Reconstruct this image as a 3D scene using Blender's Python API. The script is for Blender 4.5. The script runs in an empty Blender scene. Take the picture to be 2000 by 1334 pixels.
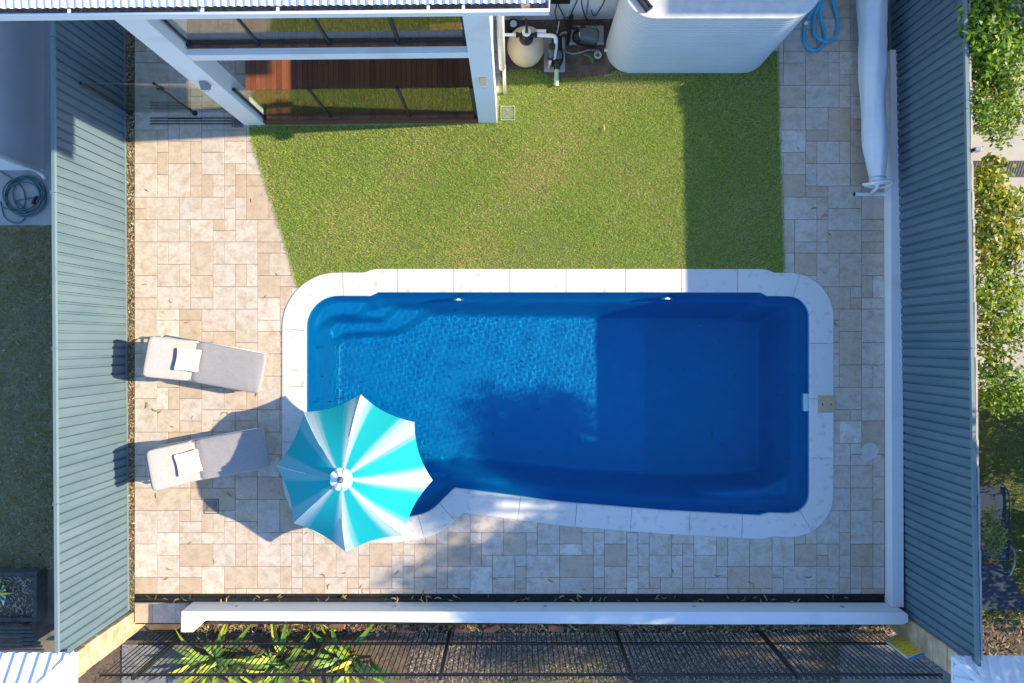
import bpy, bmesh, math, random
import numpy as np
from mathutils import Vector, Matrix, noise as mnoise

random.seed(7); rng = np.random.default_rng(11)
scene = bpy.context.scene
C = scene.collection
R = math.radians

# ------------------------------------------------------------------ camera, sky, sun, exposure
H = 12.4                      # height of the drone above the paving
FPX = 1333.0                  # focal length in photo pixels (2000 wide)
cam_d = bpy.data.cameras.new('camera'); cam_d.sensor_width = 36.0; cam_d.lens = 36.0 * FPX / 2000.0
cam_d.clip_start = 0.1; cam_d.clip_end = 1000.0
cam = bpy.data.objects.new('camera', cam_d); C.objects.link(cam); cam.location = (0, 0, H)
scene.camera = cam

SUNV = Vector((1.84, 0.10, 1.0)).normalized()
SUN_EL = math.asin(SUNV.z); SUN_AZ = math.atan2(SUNV.x, SUNV.y)
world = bpy.data.worlds.new('World'); scene.world = world; world.use_nodes = True
wn = world.node_tree.nodes; wl = world.node_tree.links
sky = wn.new('ShaderNodeTexSky'); sky.sky_type = 'NISHITA'; sky.sun_disc = False
sky.sun_elevation = SUN_EL; sky.sun_rotation = SUN_AZ
sky.air_density = 1.0; sky.dust_density = 0.1; sky.ozone_density = 5.5
wl.new(sky.outputs[0], wn['Background'].inputs[0]); wn['Background'].inputs[1].default_value = 0.15
sun_d = bpy.data.lights.new('sun', 'SUN'); sun_d.energy = 3.7; sun_d.angle = R(0.6); sun_d.color = (1.0, 0.85, 0.60)
sun = bpy.data.objects.new('sun', sun_d); C.objects.link(sun)
sun.rotation_euler = SUNV.to_track_quat('Z', 'Y').to_euler(); sun.location = (12, 0, 15)
scene.view_settings.view_transform = 'Standard'; scene.view_settings.look = 'None'
scene.view_settings.exposure = 1.36; scene.view_settings.gamma = 1.0
scene.cycles.max_bounces = 8; scene.cycles.transparent_max_bounces = 16
scene.cycles.use_denoising = True

def P(px, py, z=0.0):
    """world point at height z seen at photo pixel (px, py)"""
    s = (H - z) / FPX
    return Vector(((px - 1000.0) * s, (667.0 - py) * s, z))

# ------------------------------------------------------------------ helpers
class MB:
    def __init__(self): self.v = []; self.f = []; self.attr = None
    def add(self, vs, fs):
        o = len(self.v); self.v.extend([tuple(p) for p in vs]); self.f.extend([tuple(i + o for i in q) for q in fs]); return self
    def box(self, x0, x1, y0, y1, z0, z1, M=None):
        vs = [(x0,y0,z0),(x1,y0,z0),(x1,y1,z0),(x0,y1,z0),(x0,y0,z1),(x1,y0,z1),(x1,y1,z1),(x0,y1,z1)]
        if M is not None: vs = [M @ Vector(p) for p in vs]
        return self.add(vs, [(0,3,2,1),(4,5,6,7),(0,1,5,4),(1,2,6,5),(2,3,7,6),(3,0,4,7)])
    def cbox(self, x0, x1, y0, y1, z0, z1, c=0.004, M=None):
        """box with a chamfered top"""
        vs = [(x0,y0,z0),(x1,y0,z0),(x1,y1,z0),(x0,y1,z0),(x0,y0,z1-c),(x1,y0,z1-c),(x1,y1,z1-c),(x0,y1,z1-c),
              (x0+c,y0+c,z1),(x1-c,y0+c,z1),(x1-c,y1-c,z1),(x0+c,y1-c,z1)]
        if M is not None: vs = [M @ Vector(p) for p in vs]
        fs = [(0,3,2,1),(8,9,10,11)]
        for i in range(4):
            j = (i+1) % 4; fs += [(i,j,4+j,4+i),(4+i,4+j,8+j,8+i)]
        return self.add(vs, fs)
    def prism(self, poly, z0, z1):
        n = len(poly); vs = [(p[0],p[1],z0) for p in poly] + [(p[0],p[1],z1) for p in poly]
        a = sum(poly[i][0]*poly[(i+1)%n][1]-poly[(i+1)%n][0]*poly[i][1] for i in range(n))
        idx = list(range(n)) if a > 0 else list(range(n))[::-1]
        fs = [tuple(idx[::-1]), tuple(n+i for i in idx)]
        for k in range(n):
            i, j = idx[k], idx[(k+1) % n]; fs.append((i, j, n+j, n+i))
        return self.add(vs, fs)
    def tube(self, pts, r, seg=8, caps=True):
        pts = [Vector(p) for p in pts]; n = len(pts)
        rs = r if isinstance(r, (list, tuple)) else [r]*n
        up = Vector((0,0,1)); vs = []; fs = []; prev = None
        for i in range(n):
            t = (pts[min(i+1,n-1)] - pts[max(i-1,0)]).normalized()
            if prev is None:
                a = t.cross(up)
                if a.length < 1e-3: a = t.cross(Vector((1,0,0)))
            else: a = prev - t*prev.dot(t)
            a.normalize(); prev = a; b = t.cross(a)
            for k in range(seg):
                w = 2*math.pi*k/seg; vs.append(pts[i] + (a*math.cos(w) + b*math.sin(w))*rs[i])
        for i in range(n-1):
            for k in range(seg):
                k2 = (k+1) % seg; fs.append((i*seg+k, i*seg+k2, (i+1)*seg+k2, (i+1)*seg+k))
        if caps: fs.append(tuple(range(seg))[::-1]); fs.append(tuple((n-1)*seg+k for k in range(seg)))
        return self.add(vs, fs)
    def lathe(self, prof, c=(0,0,0), seg=24, M=None):
        vs = []; fs = []; n = len(prof)
        for (r, z) in prof:
            for k in range(seg):
                w = 2*math.pi*k/seg; p = Vector((r*math.cos(w), r*math.sin(w), z))
                if M is not None: p = M @ p
                vs.append(p + Vector(c))
        for i in range(n-1):
            for k in range(seg):
                k2 = (k+1) % seg; fs.append((i*seg+k, i*seg+k2, (i+1)*seg+k2, (i+1)*seg+k))
        fs.append(tuple(range(seg))[::-1]); fs.append(tuple((n-1)*seg+k for k in range(seg)))
        return self.add(vs, fs)
    def superell(self, c, s, e1=0.25, e2=0.25, M=None, nu=20, nv=32, fn=None):
        """rounded block: superellipsoid with half sizes s"""
        sg = lambda w, e: math.copysign(abs(w)**e, w)
        vs = []; fs = []
        for i in range(nu+1):
            a = -math.pi/2 + math.pi*i/nu
            for k in range(nv):
                b = 2*math.pi*k/nv
                p = Vector((s[0]*sg(math.cos(a),e1)*sg(math.cos(b),e2), s[1]*sg(math.cos(a),e1)*sg(math.sin(b),e2), s[2]*sg(math.sin(a),e1)))
                if fn: p = fn(p)
                if M is not None: p = M @ p
                vs.append(p + Vector(c))
        for i in range(nu):
            for k in range(nv):
                k2 = (k+1) % nv; fs.append((i*nv+k, i*nv+k2, (i+1)*nv+k2, (i+1)*nv+k))
        return self.add(vs, fs)
    def mesh(self, name, mat, smooth=False):
        me = bpy.data.meshes.new(name); me.from_pydata(self.v, [], self.f); me.update()
        if mat: me.materials.append(mat)
        if smooth: me.polygons.foreach_set('use_smooth', [True]*len(me.polygons))
        return me
    def obj(self, name, mat, parent=None, smooth=False, bevel=0.0, angle=None):
        o = bpy.data.objects.new(name, self.mesh(name, mat, smooth)); C.objects.link(o)
        if parent is not None: o.parent = parent
        if bevel:
            b = o.modifiers.new('bevel', 'BEVEL'); b.width = bevel; b.segments = 2; b.limit_method = 'ANGLE'
        if angle:
            try: o.data.set_sharp_from_angle(angle=R(angle))
            except Exception: pass
        return o

def tag(o, label=None, cat=None, group=None, kind=None):
    if label: o['label'] = label
    if cat: o['category'] = cat
    if group: o['group'] = group
    if kind: o['kind'] = kind
    return o
def thing(name, label, cat, loc=(0,0,0), rotz=0.0, group=None):
    o = bpy.data.objects.new(name, None); C.objects.link(o); o.location = loc; o.rotation_euler = (0,0,rotz)
    o.empty_display_size = 0.1
    return tag(o, label, cat, group)
def fixed(name, label, cat, group=None):
    """an Empty at the origin: its parts are built in world coordinates"""
    return thing(name, label, cat, group=group)
def copy_tree(o, parent=None):
    c = o.copy(); C.objects.link(c); c.parent = parent
    for ch in o.children: copy_tree(ch, c)
    return c
def inst(name, me, parent=None, loc=(0,0,0), rot=(0,0,0), scale=(1,1,1)):
    o = bpy.data.objects.new(name, me); C.objects.link(o); o.parent = parent
    o.location = loc; o.rotation_euler = rot; o.scale = scale
    return o
def bulk(name, verts, tris, mat, cols=None, parent=None, smooth=False, nside=3):
    """large mesh from numpy arrays"""
    me = bpy.data.meshes.new(name); nv = len(verts); nf = len(tris)
    me.vertices.add(nv); me.vertices.foreach_set('co', np.asarray(verts, dtype=np.float32).ravel())
    me.loops.add(nf*nside); me.loops.foreach_set('vertex_index', np.asarray(tris, dtype=np.int32).ravel())
    me.polygons.add(nf); me.polygons.foreach_set('loop_start', np.arange(0, nf*nside, nside, dtype=np.int32))
    me.polygons.foreach_set('loop_total', np.full(nf, nside, dtype=np.int32))
    me.update(calc_edges=True)
    if cols is not None:
        a = me.color_attributes.new('Col', 'FLOAT_COLOR', 'POINT')
        c4 = np.ones((nv, 4), dtype=np.float32); c4[:, :3] = cols; a.data.foreach_set('color', c4.ravel())
    me.materials.append(mat)
    if smooth: me.polygons.foreach_set('use_smooth', np.ones(nf, dtype=bool))
    o = bpy.data.objects.new(name, me); C.objects.link(o); o.parent = parent
    return o

# ------------------------------------------------------------------ materials
def newmat(name):
    m = bpy.data.materials.new(name); m.use_nodes = True
    nt = m.node_tree; return m, nt.nodes, nt.links, nt.nodes['Principled BSDF']
def mat(name, col, rough=0.6, col2=None, scale=3.0, bump=0.0, bscale=60.0, metal=0.0, spec=0.4, detail=5.0, stretch=(1,1,1), coat=0.0, objvar=0.0):
    m, n, l, b = newmat(name)
    b.inputs['Roughness'].default_value = rough; b.inputs['Metallic'].default_value = metal
    b.inputs['Specular IOR Level'].default_value = spec; b.inputs['Coat Weight'].default_value = coat
    b.inputs['Base Color'].default_value = (*col, 1)
    g = n.new('ShaderNodeNewGeometry'); mp = n.new('ShaderNodeMapping'); mp.inputs['Scale'].default_value = stretch
    l.new(g.outputs['Position'], mp.inputs['Vector'])
    if col2 is not None:
        t = n.new('ShaderNodeTexNoise'); t.inputs['Scale'].default_value = scale; t.inputs['Detail'].default_value = detail
        l.new(mp.outputs[0], t.inputs['Vector'])
        r = n.new('ShaderNodeValToRGB'); r.color_ramp.elements[0].position = 0.33; r.color_ramp.elements[1].position = 0.68
        r.color_ramp.elements[0].color = (*col, 1); r.color_ramp.elements[1].color = (*col2, 1)
        l.new(t.outputs['Fac'], r.inputs[0]); l.new(r.outputs[0], b.inputs['Base Color'])
    if objvar:
        oi = n.new('ShaderNodeObjectInfo'); mr = n.new('ShaderNodeMapRange'); mr.inputs[3].default_value = 1-objvar; mr.inputs[4].default_value = 1+objvar
        l.new(oi.outputs['Random'], mr.inputs[0]); sc = n.new('ShaderNodeVectorMath'); sc.operation = 'SCALE'
        l.new(b.inputs['Base Color'].links[0].from_socket, sc.inputs[0]); l.new(mr.outputs[0], sc.inputs['Scale']); l.new(sc.outputs[0], b.inputs['Base Color'])
    if bump:
        t2 = n.new('ShaderNodeTexNoise'); t2.inputs['Scale'].default_value = bscale; t2.inputs['Detail'].default_value = 4
        l.new(mp.outputs[0], t2.inputs['Vector'])
        bp = n.new('ShaderNodeBump'); bp.inputs['Strength'].default_value = bump; bp.inputs['Distance'].default_value = 0.01
        l.new(t2.outputs['Fac'], bp.inputs['Height']); l.new(bp.outputs[0], b.inputs['Normal'])
    return m
def leafmat(name, rough=0.6, trans=0.25):
    m, n, l, b = newmat(name)
    a = n.new('ShaderNodeAttribute'); a.attribute_name = 'Col'
    l.new(a.outputs['Color'], b.inputs['Base Color']); b.inputs['Roughness'].default_value = rough
    b.inputs['Specular IOR Level'].default_value = 0.3
    if trans:
        t = n.new('ShaderNodeBsdfTranslucent'); l.new(a.outputs['Color'], t.inputs['Color'])
        mx = n.new('ShaderNodeMixShader'); mx.inputs[0].default_value = trans
        l.new(b.outputs[0], mx.inputs[1]); l.new(t.outputs[0], mx.inputs[2]); l.new(mx.outputs[0], n['Material Output'].inputs[0])
    return m

def travertine_mat():
    m, n, l, b = newmat('travertine')
    g = n.new('ShaderNodeNewGeometry'); oi = n.new('ShaderNodeObjectInfo')
    sh = n.new('ShaderNodeVectorMath'); sh.operation = 'SCALE'; sh.inputs['Scale'].default_value = 37.0
    cb = n.new('ShaderNodeCombineXYZ'); l.new(oi.outputs['Random'], cb.inputs[0]); l.new(oi.outputs['Random'], cb.inputs[1]); l.new(cb.outputs[0], sh.inputs[0])
    ad = n.new('ShaderNodeVectorMath'); l.new(g.outputs['Position'], ad.inputs[0]); l.new(sh.outputs[0], ad.inputs[1])
    tone = n.new('ShaderNodeValToRGB'); e = tone.color_ramp.elements          # each tile its own tone
    e[0].position = 0.0; e[0].color = (0.53, 0.415, 0.305, 1); e[1].position = 1.0; e[1].color = (0.72, 0.655, 0.57, 1)
    for p, c in ((0.2, (0.57, 0.47, 0.37, 1)), (0.42, (0.60, 0.51, 0.415, 1)), (0.62, (0.575, 0.515, 0.45, 1)), (0.93, (0.64, 0.555, 0.47, 1))):
        q = e.new(p); q.color = c
    l.new(oi.outputs['Random'], tone.inputs[0])
    t1 = n.new('ShaderNodeTexNoise'); t1.inputs['Scale'].default_value = 5.5; t1.inputs['Detail'].default_value = 9; t1.inputs['Roughness'].default_value = 0.72
    t1.inputs['Distortion'].default_value = 0.25; l.new(ad.outputs[0], t1.inputs['Vector'])
    r1 = n.new('ShaderNodeValToRGB'); r1.color_ramp.elements[0].position = 0.44; r1.color_ramp.elements[1].position = 0.74
    l.new(t1.outputs['Fac'], r1.inputs[0])
    f1 = n.new('ShaderNodeMath'); f1.operation = 'MULTIPLY'; f1.inputs[1].default_value = 0.95; l.new(r1.outputs[0], f1.inputs[0])
    mx = n.new('ShaderNodeMixRGB'); l.new(f1.outputs[0], mx.inputs[0]); l.new(tone.outputs[0], mx.inputs[1]); mx.inputs[2].default_value = (0.42, 0.29, 0.18, 1)
    t2 = n.new('ShaderNodeTexNoise'); t2.inputs['Scale'].default_value = 38; t2.inputs['Detail'].default_value = 5; t2.inputs['Distortion'].default_value = 1.6; l.new(ad.outputs[0], t2.inputs['Vector'])
    r2 = n.new('ShaderNodeValToRGB'); r2.color_ramp.elements[0].position = 0.60; r2.color_ramp.elements[1].position = 0.70
    l.new(t2.outputs['Fac'], r2.inputs[0])
    f2 = n.new('ShaderNodeMath'); f2.operation = 'MULTIPLY'; f2.inputs[1].default_value = 0.55; l.new(r2.outputs[0], f2.inputs[0])
    mx2 = n.new('ShaderNodeMixRGB'); l.new(f2.outputs[0], mx2.inputs[0]); l.new(mx.outputs[0], mx2.inputs[1]); mx2.inputs[2].default_value = (0.24, 0.17, 0.11, 1)
    t3 = n.new('ShaderNodeTexNoise'); t3.inputs['Scale'].default_value = 150; l.new(ad.outputs[0], t3.inputs['Vector'])
    mr = n.new('ShaderNodeMapRange'); mr.inputs[3].default_value = 0.86; mr.inputs[4].default_value = 1.12; l.new(t3.outputs['Fac'], mr.inputs[0])
    mx3 = n.new('ShaderNodeVectorMath'); mx3.operation = 'SCALE'; l.new(mx2.outputs[0], mx3.inputs[0]); l.new(mr.outputs[0], mx3.inputs['Scale'])
    l.new(mx3.outputs[0], b.inputs['Base Color'])
    bp = n.new('ShaderNodeBump'); bp.inputs['Strength'].default_value = 0.35; bp.inputs['Distance'].default_value = 0.004; bp.invert = True
    l.new(t2.outputs['Fac'], bp.inputs['Height']); l.new(bp.outputs[0], b.inputs['Normal'])
    b.inputs['Roughness'].default_value = 0.7; b.inputs['Specular IOR Level'].default_value = 0.3
    return m

def schlick(n, l, f0, normal=None):
    g = n.new('ShaderNodeNewGeometry'); d = n.new('ShaderNodeVectorMath'); d.operation = 'DOT_PRODUCT'
    l.new(g.outputs['Incoming'], d.inputs[0]); l.new(g.outputs['Normal'] if normal is None else normal, d.inputs[1])
    def mth(op, a, b=None):
        q = n.new('ShaderNodeMath'); q.operation = op; q.use_clamp = op == 'SUBTRACT'
        for i, v in enumerate((a, b)):
            if v is None: continue
            if isinstance(v, (int, float)): q.inputs[i].default_value = v
            else: l.new(v, q.inputs[i])
        return q.outputs[0]
    c = mth('ABSOLUTE', d.outputs['Value']); p = mth('POWER', mth('SUBTRACT', 1.0, c), 5.0)
    return mth('ADD', mth('MULTIPLY', p, 1.0-f0), f0)

def glass_mat(name, tint=(0.86, 0.92, 0.90), ior=1.55):
    m, n, l, b = newmat(name); n.remove(b)
    t = n.new('ShaderNodeBsdfTransparent'); t.inputs[0].default_value = (*tint, 1)
    gl = n.new('ShaderNodeBsdfGlossy'); gl.inputs['Roughness'].default_value = 0.0
    mx = n.new('ShaderNodeMixShader'); l.new(schlick(n, l, ((ior-1)/(ior+1))**2), mx.inputs[0]); l.new(t.outputs[0], mx.inputs[1]); l.new(gl.outputs[0], mx.inputs[2])
    l.new(mx.outputs[0], n['Material Output'].inputs[0])
    return m

def water_mat():
    m, n, l, b = newmat('pool_water'); n.remove(b)
    g = n.new('ShaderNodeBsdfGlass'); g.inputs['IOR'].default_value = 1.33; g.inputs['Roughness'].default_value = 0.0; g.inputs['Color'].default_value = (0.60, 1.0, 1.0, 1)
    l.new(g.outputs[0], n['Material Output'].inputs[0]); return m

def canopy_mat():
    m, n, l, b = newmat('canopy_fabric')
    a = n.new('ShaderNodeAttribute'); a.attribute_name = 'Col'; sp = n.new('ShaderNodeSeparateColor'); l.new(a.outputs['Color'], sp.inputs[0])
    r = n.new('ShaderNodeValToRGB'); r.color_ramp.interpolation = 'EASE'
    e = r.color_ramp.elements; e[0].position = 0.12; e[0].color = (0.40, 0.53, 0.54, 1); e[1].position = 0.60; e[1].color = (0.008, 0.36, 0.39, 1)  # whitish sun sheen beside the ribs, painted into the base colour
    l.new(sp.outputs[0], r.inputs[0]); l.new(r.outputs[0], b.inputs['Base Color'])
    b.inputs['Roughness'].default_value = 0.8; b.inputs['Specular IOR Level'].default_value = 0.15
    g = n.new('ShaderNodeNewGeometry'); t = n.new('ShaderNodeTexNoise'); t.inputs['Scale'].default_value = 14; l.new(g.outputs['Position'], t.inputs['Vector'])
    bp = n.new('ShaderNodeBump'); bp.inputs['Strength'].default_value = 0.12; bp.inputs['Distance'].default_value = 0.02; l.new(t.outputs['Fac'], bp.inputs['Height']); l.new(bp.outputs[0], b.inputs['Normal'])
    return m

def random_tone_mat(name, stops, rough=0.7):
    m, n, l, b = newmat(name); oi = n.new('ShaderNodeObjectInfo'); r = n.new('ShaderNodeValToRGB')
    e = r.color_ramp.elements; e[0].position = stops[0][0]; e[0].color = (*stops[0][1], 1); e[1].position = stops[-1][0]; e[1].color = (*stops[-1][1], 1)
    for p, c in stops[1:-1]: q = e.new(p); q.color = (*c, 1)
    l.new(oi.outputs['Random'], r.inputs[0])
    g = n.new('ShaderNodeNewGeometry'); t = n.new('ShaderNodeTexNoise'); t.inputs['Scale'].default_value = 30; t.inputs['Detail'].default_value = 4; l.new(g.outputs['Position'], t.inputs['Vector'])
    mr = n.new('ShaderNodeMapRange'); mr.inputs[3].default_value = 0.7; mr.inputs[4].default_value = 1.25; l.new(t.outputs['Fac'], mr.inputs[0])
    s = n.new('ShaderNodeVectorMath'); s.operation = 'SCALE'; l.new(r.outputs[0], s.inputs[0]); l.new(mr.outputs[0], s.inputs['Scale'])
    l.new(s.outputs[0], b.inputs['Base Color']); b.inputs['Roughness'].default_value = rough
    return m

M = {}
M['travertine'] = travertine_mat()
M['grout'] = mat('grout', (0.12, 0.085, 0.06), 0.9, (0.20, 0.145, 0.10), 8)
M['coping'] = mat('coping_stone', (0.67, 0.645, 0.605), 0.6, (0.5, 0.47, 0.42), 7.0, detail=9.0, bump=0.08, bscale=140, objvar=0.04)
def stain(m, col, p0=0.56, p1=0.80):
    r = [q for q in m.node_tree.nodes if q.type == 'VALTORGB'][0]; r.color_ramp.elements[0].position = p0; r.color_ramp.elements[1].position = p1
    r.color_ramp.elements[1].color = (*col, 1)
stain(M['coping'], (0.47, 0.43, 0.37))
M['shell'] = mat('pool_shell', (0.0006, 0.19, 0.48), 0.4, (0.0008, 0.21, 0.51), 5, spec=0.2)
M['water'] = water_mat()
M['white'] = mat('white_render', (0.76, 0.76, 0.755), 0.55, (0.80, 0.80, 0.80), 1.5, bump=0.10, bscale=90)
stain(M['white'], (0.60, 0.59, 0.57), 0.58, 0.85)
M['white_metal'] = mat('white_powder_coat', (0.80, 0.80, 0.80), 0.35)
M['pvc'] = mat('white_plastic_pipe', (0.78, 0.78, 0.76), 0.35, (0.72, 0.71, 0.68), 9)
M['steel_fence'] = mat('fence_steel', (0.094, 0.150, 0.186), 0.65, (0.124, 0.182, 0.216), 1.7, stretch=(0.6, 2.0, 0.5), spec=0.2, objvar=0.07)
M['fence_rail'] = mat('fence_rail_steel', (0.14, 0.205, 0.225), 0.5, (0.165, 0.225, 0.24), 3, spec=0.25)
M['paling'] = mat('old_paling', (0.40, 0.35, 0.31), 0.85, (0.52, 0.46, 0.41), 9, stretch=(1, 0.3, 1))
M['cover_plate'] = mat('pale_stone_plate', (0.56, 0.51, 0.46), 0.7, (0.62, 0.57, 0.52), 9, bump=0.1, bscale=100)
M['black'] = mat('black_metal', (0.018, 0.018, 0.02), 0.4, (0.028, 0.028, 0.03), 20)
M['charcoal'] = mat('charcoal_post', (0.022, 0.030, 0.036), 0.35)
M['drain'] = mat('drain_black_plastic', (0.014, 0.014, 0.016), 0.5, (0.03, 0.028, 0.026), 14)
M['glass'] = glass_mat('balustrade_glass', (0.80, 0.86, 0.83), 2.5)
M['decking'] = random_tone_mat('merbau_decking', [(0, (0.16, 0.050, 0.018)), (0.4, (0.22, 0.072, 0.026)), (0.75, (0.27, 0.090, 0.032)), (1, (0.18, 0.062, 0.026))], 0.55)
M['roof'] = mat('roof_zincalume', (0.72, 0.73, 0.75), 0.35, (0.76, 0.76, 0.77), 3, metal=0.0, spec=0.6)
M['gutter_dirt'] = mat('gutter_debris', (0.20, 0.13, 0.10), 0.9, (0.42, 0.34, 0.28), 30)
M['soil'] = mat('soil', (0.10, 0.07, 0.045), 0.95, (0.17, 0.125, 0.085), 6, bump=0.6, bscale=40)
M['thatch'] = mat('lawn_thatch', (0.13, 0.13, 0.045), 0.95, (0.19, 0.165, 0.075), 5, bump=0.5, bscale=60)
M['dirt'] = mat('earth', (0.13, 0.11, 0.08), 0.95, (0.20, 0.17, 0.13), 2, bump=0.4, bscale=20)
M['concrete'] = mat('concrete', (0.40, 0.375, 0.35), 0.85, (0.47, 0.44, 0.41), 3, bump=0.25, bscale=120)
M['pale_concrete'] = mat('pale_concrete', (0.40, 0.37, 0.33), 0.85, (0.47, 0.44, 0.39), 2.5, bump=0.2, bscale=90)
M['dark_paver'] = mat('dark_paver', (0.16, 0.155, 0.15), 0.9, (0.24, 0.23, 0.22), 5, bump=0.3, bscale=80)
M['leaf_wet'] = random_tone_mat('wet_leaf', [(0, (0.10, 0.10, 0.02)), (0.5, (0.16, 0.17, 0.03)), (0.8, (0.05, 0.06, 0.02)), (1, (0.34, 0.30, 0.08))], 0.5)
M['grass'] = leafmat('grass_blades', 0.65, 0.3)
M['foliage'] = leafmat('foliage', 0.45, 0.35)
M['litter'] = leafmat('dry_leaves', 0.75, 0.15)
M['tank'] = mat('tank_steel', (0.50, 0.53, 0.55), 0.42, (0.54, 0.565, 0.58), 1.5, spec=0.5)
M['tank_top'] = mat('tank_lid_steel', (0.50, 0.51, 0.53), 0.55, (0.60, 0.60, 0.60), 7, bump=0.15, bscale=80)
M['sandstone'] = mat('sandstone', (0.40, 0.27, 0.15), 0.85, (0.60, 0.47, 0.32), 4.5, bump=0.5, bscale=18)
M['brick'] = mat('old_brick', (0.20, 0.10, 0.065), 0.9, (0.30, 0.17, 0.12), 12, bump=0.5, bscale=60)
M['filter'] = mat('filter_tank_plastic', (0.56, 0.44, 0.27), 0.45, (0.60, 0.48, 0.31), 6)
M['black_plastic'] = mat('black_plastic', (0.016, 0.016, 0.018), 0.38)
M['grey_plastic'] = mat('grey_plastic', (0.10, 0.105, 0.115), 0.45, (0.12, 0.125, 0.13), 10)
M['blue_label'] = mat('blue_white_label', (0.45, 0.60, 0.78), 0.5)
M['green_pipe'] = mat('pale_green_hose', (0.34, 0.50, 0.27), 0.4, (0.46, 0.60, 0.38), 14)
M['green_nozzle'] = mat('green_nozzle', (0.06, 0.16, 0.06), 0.45)
M['grey_hose'] = mat('grey_hose', (0.20, 0.20, 0.18), 0.5, (0.27, 0.26, 0.22), 12)
M['blue_hose'] = mat('blue_pool_hose', (0.03, 0.36, 0.56), 0.45, (0.06, 0.42, 0.62), 25)
M['garden_hose'] = mat('teal_garden_hose', (0.06, 0.14, 0.16), 0.4, (0.09, 0.19, 0.20), 8)
M['cushion'] = mat('grey_cushion', (0.31, 0.295, 0.295), 0.9, (0.345, 0.325, 0.325), 26, bump=0.12, bscale=300)
M['pillow'] = mat('white_pillow', (0.84, 0.83, 0.83), 0.85, bump=0.2, bscale=22)
M['cover'] = mat('pool_blanket_cover', (0.66, 0.72, 0.78), 0.5, (0.74, 0.77, 0.79), 4, bump=0.55, bscale=17)
M['beige'] = mat('beige_plastic', (0.50, 0.37, 0.21), 0.5, (0.54, 0.405, 0.235), 9)
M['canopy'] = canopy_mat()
M['steel'] = mat('stainless_steel', (0.55, 0.55, 0.56), 0.25, metal=1.0)
M['blue_sling'] = mat('blue_grey_sling', (0.032, 0.045, 0.068), 0.85, (0.042, 0.058, 0.085), 60, spec=0.2)
M['bark'] = mat('bark', (0.16, 0.11, 0.075), 0.9, (0.26, 0.20, 0.15), 14, stretch=(1, 1, 0.3), bump=0.5, bscale=40)
M['dark_timber'] = mat('dark_weathered_timber', (0.05, 0.05, 0.05), 0.85, (0.09, 0.088, 0.085), 8)
M['leaf_fallen'] = random_tone_mat('fallen_leaf', [(0, (0.30, 0.17, 0.07)), (0.35, (0.42, 0.30, 0.12)), (0.7, (0.26, 0.25, 0.07)), (1, (0.14, 0.18, 0.05))], 0.6)
M['strap_leaf'] = random_tone_mat('strap_leaf', [(0, (0.07, 0.16, 0.02)), (0.4, (0.15, 0.27, 0.03)), (0.65, (0.34, 0.40, 0.03)), (1, (0.66, 0.56, 0.06))], 0.45)

# ------------------------------------------------------------------ geometry tools for plans
def fillet(poly):
    """poly: (x, y, radius); returns a dense outline"""
    out = []; n = len(poly)
    for i in range(n):
        p0, p1, p2 = Vector(poly[i-1][:2]), Vector(poly[i][:2]), Vector(poly[(i+1) % n][:2]); r = poly[i][2]
        a = (p0-p1).normalized(); b = (p2-p1).normalized(); ang = math.acos(max(-1, min(1, a.dot(b))))
        if r <= 0 or ang > 3.13: out.append(tuple(p1)); continue
        t = min(r/math.tan(ang/2), 0.49*(p0-p1).length, 0.49*(p2-p1).length); r2 = t*math.tan(ang/2)
        c = p1 + (a+b).normalized()*(r2/math.sin(ang/2))
        s, e = p1+a*t, p1+b*t; a0 = math.atan2(s.y-c.y, s.x-c.x); a1 = math.atan2(e.y-c.y, e.x-c.x)
        da = (a1-a0+math.pi) % (2*math.pi) - math.pi; k = max(3, int(abs(da)*r2/0.06))
        for j in range(k+1): w = a0+da*j/k; out.append((c.x+r2*math.cos(w), c.y+r2*math.sin(w)))
    return out
def resample(poly, step):
    out = []; n = len(poly)
    for i in range(n):
        a, b = Vector(poly[i]), Vector(poly[(i+1) % n]); L = (b-a).length
        k = max(1, int(round(L/step)))
        if L < 1e-5: continue
        for j in range(k): out.append(tuple(a.lerp(b, j/k)))
    return out
def sdf(pts, poly):
    """signed distance, positive inside"""
    pts = np.asarray(pts, float); q = np.asarray(poly, float); n = len(q)
    d2 = np.full(len(pts), 1e18); ins = np.zeros(len(pts), bool)
    for i in range(n):
        a = q[i]; b = q[(i+1) % n]; e = b-a; w = pts-a
        t = np.clip((w @ e)/max(e @ e, 1e-12), 0, 1); r = w - t[:, None]*e
        d2 = np.minimum(d2, (r*r).sum(1))
        c = ((a[1] <= pts[:, 1]) != (b[1] <= pts[:, 1]))
        if abs(e[1]) > 1e-12: ins ^= c & (pts[:, 0] < a[0] + (pts[:, 1]-a[1])*e[0]/e[1])
    return np.where(ins, 1, -1)*np.sqrt(d2)
def gpoly(px, z=0.0): return [tuple(P(x, y, z)[:2]) for x, y in px]

XL, XR = -6.86, 6.765                      # edges of the paving
YB = P(0, 1160)[1]
# ------------------------------------------------------------------ ground
g = MB()
F = 220.0
def sheet(mb, x0, x1, y0, y1, z): mb.add([(x0,y0,z),(x1,y0,z),(x1,y1,z),(x0,y1,z)], [(0,1,2,3)])
sheet(g, -F, -7.2, -5.15, F, -0.03); sheet(g, 7.2, F, -5.15, F, -0.03); sheet(g, -7.2, 7.2, 6.3, F, -0.03)
sheet(g, -F, F, -F, -5.15, -0.5)
g.add([(-F,-5.15,-0.5),(F,-5.15,-0.5),(F,-5.15,-0.03),(-F,-5.15,-0.03)], [(0,1,2,3)])
tag(g.obj('ground', M['dirt']), kind='structure')

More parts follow.
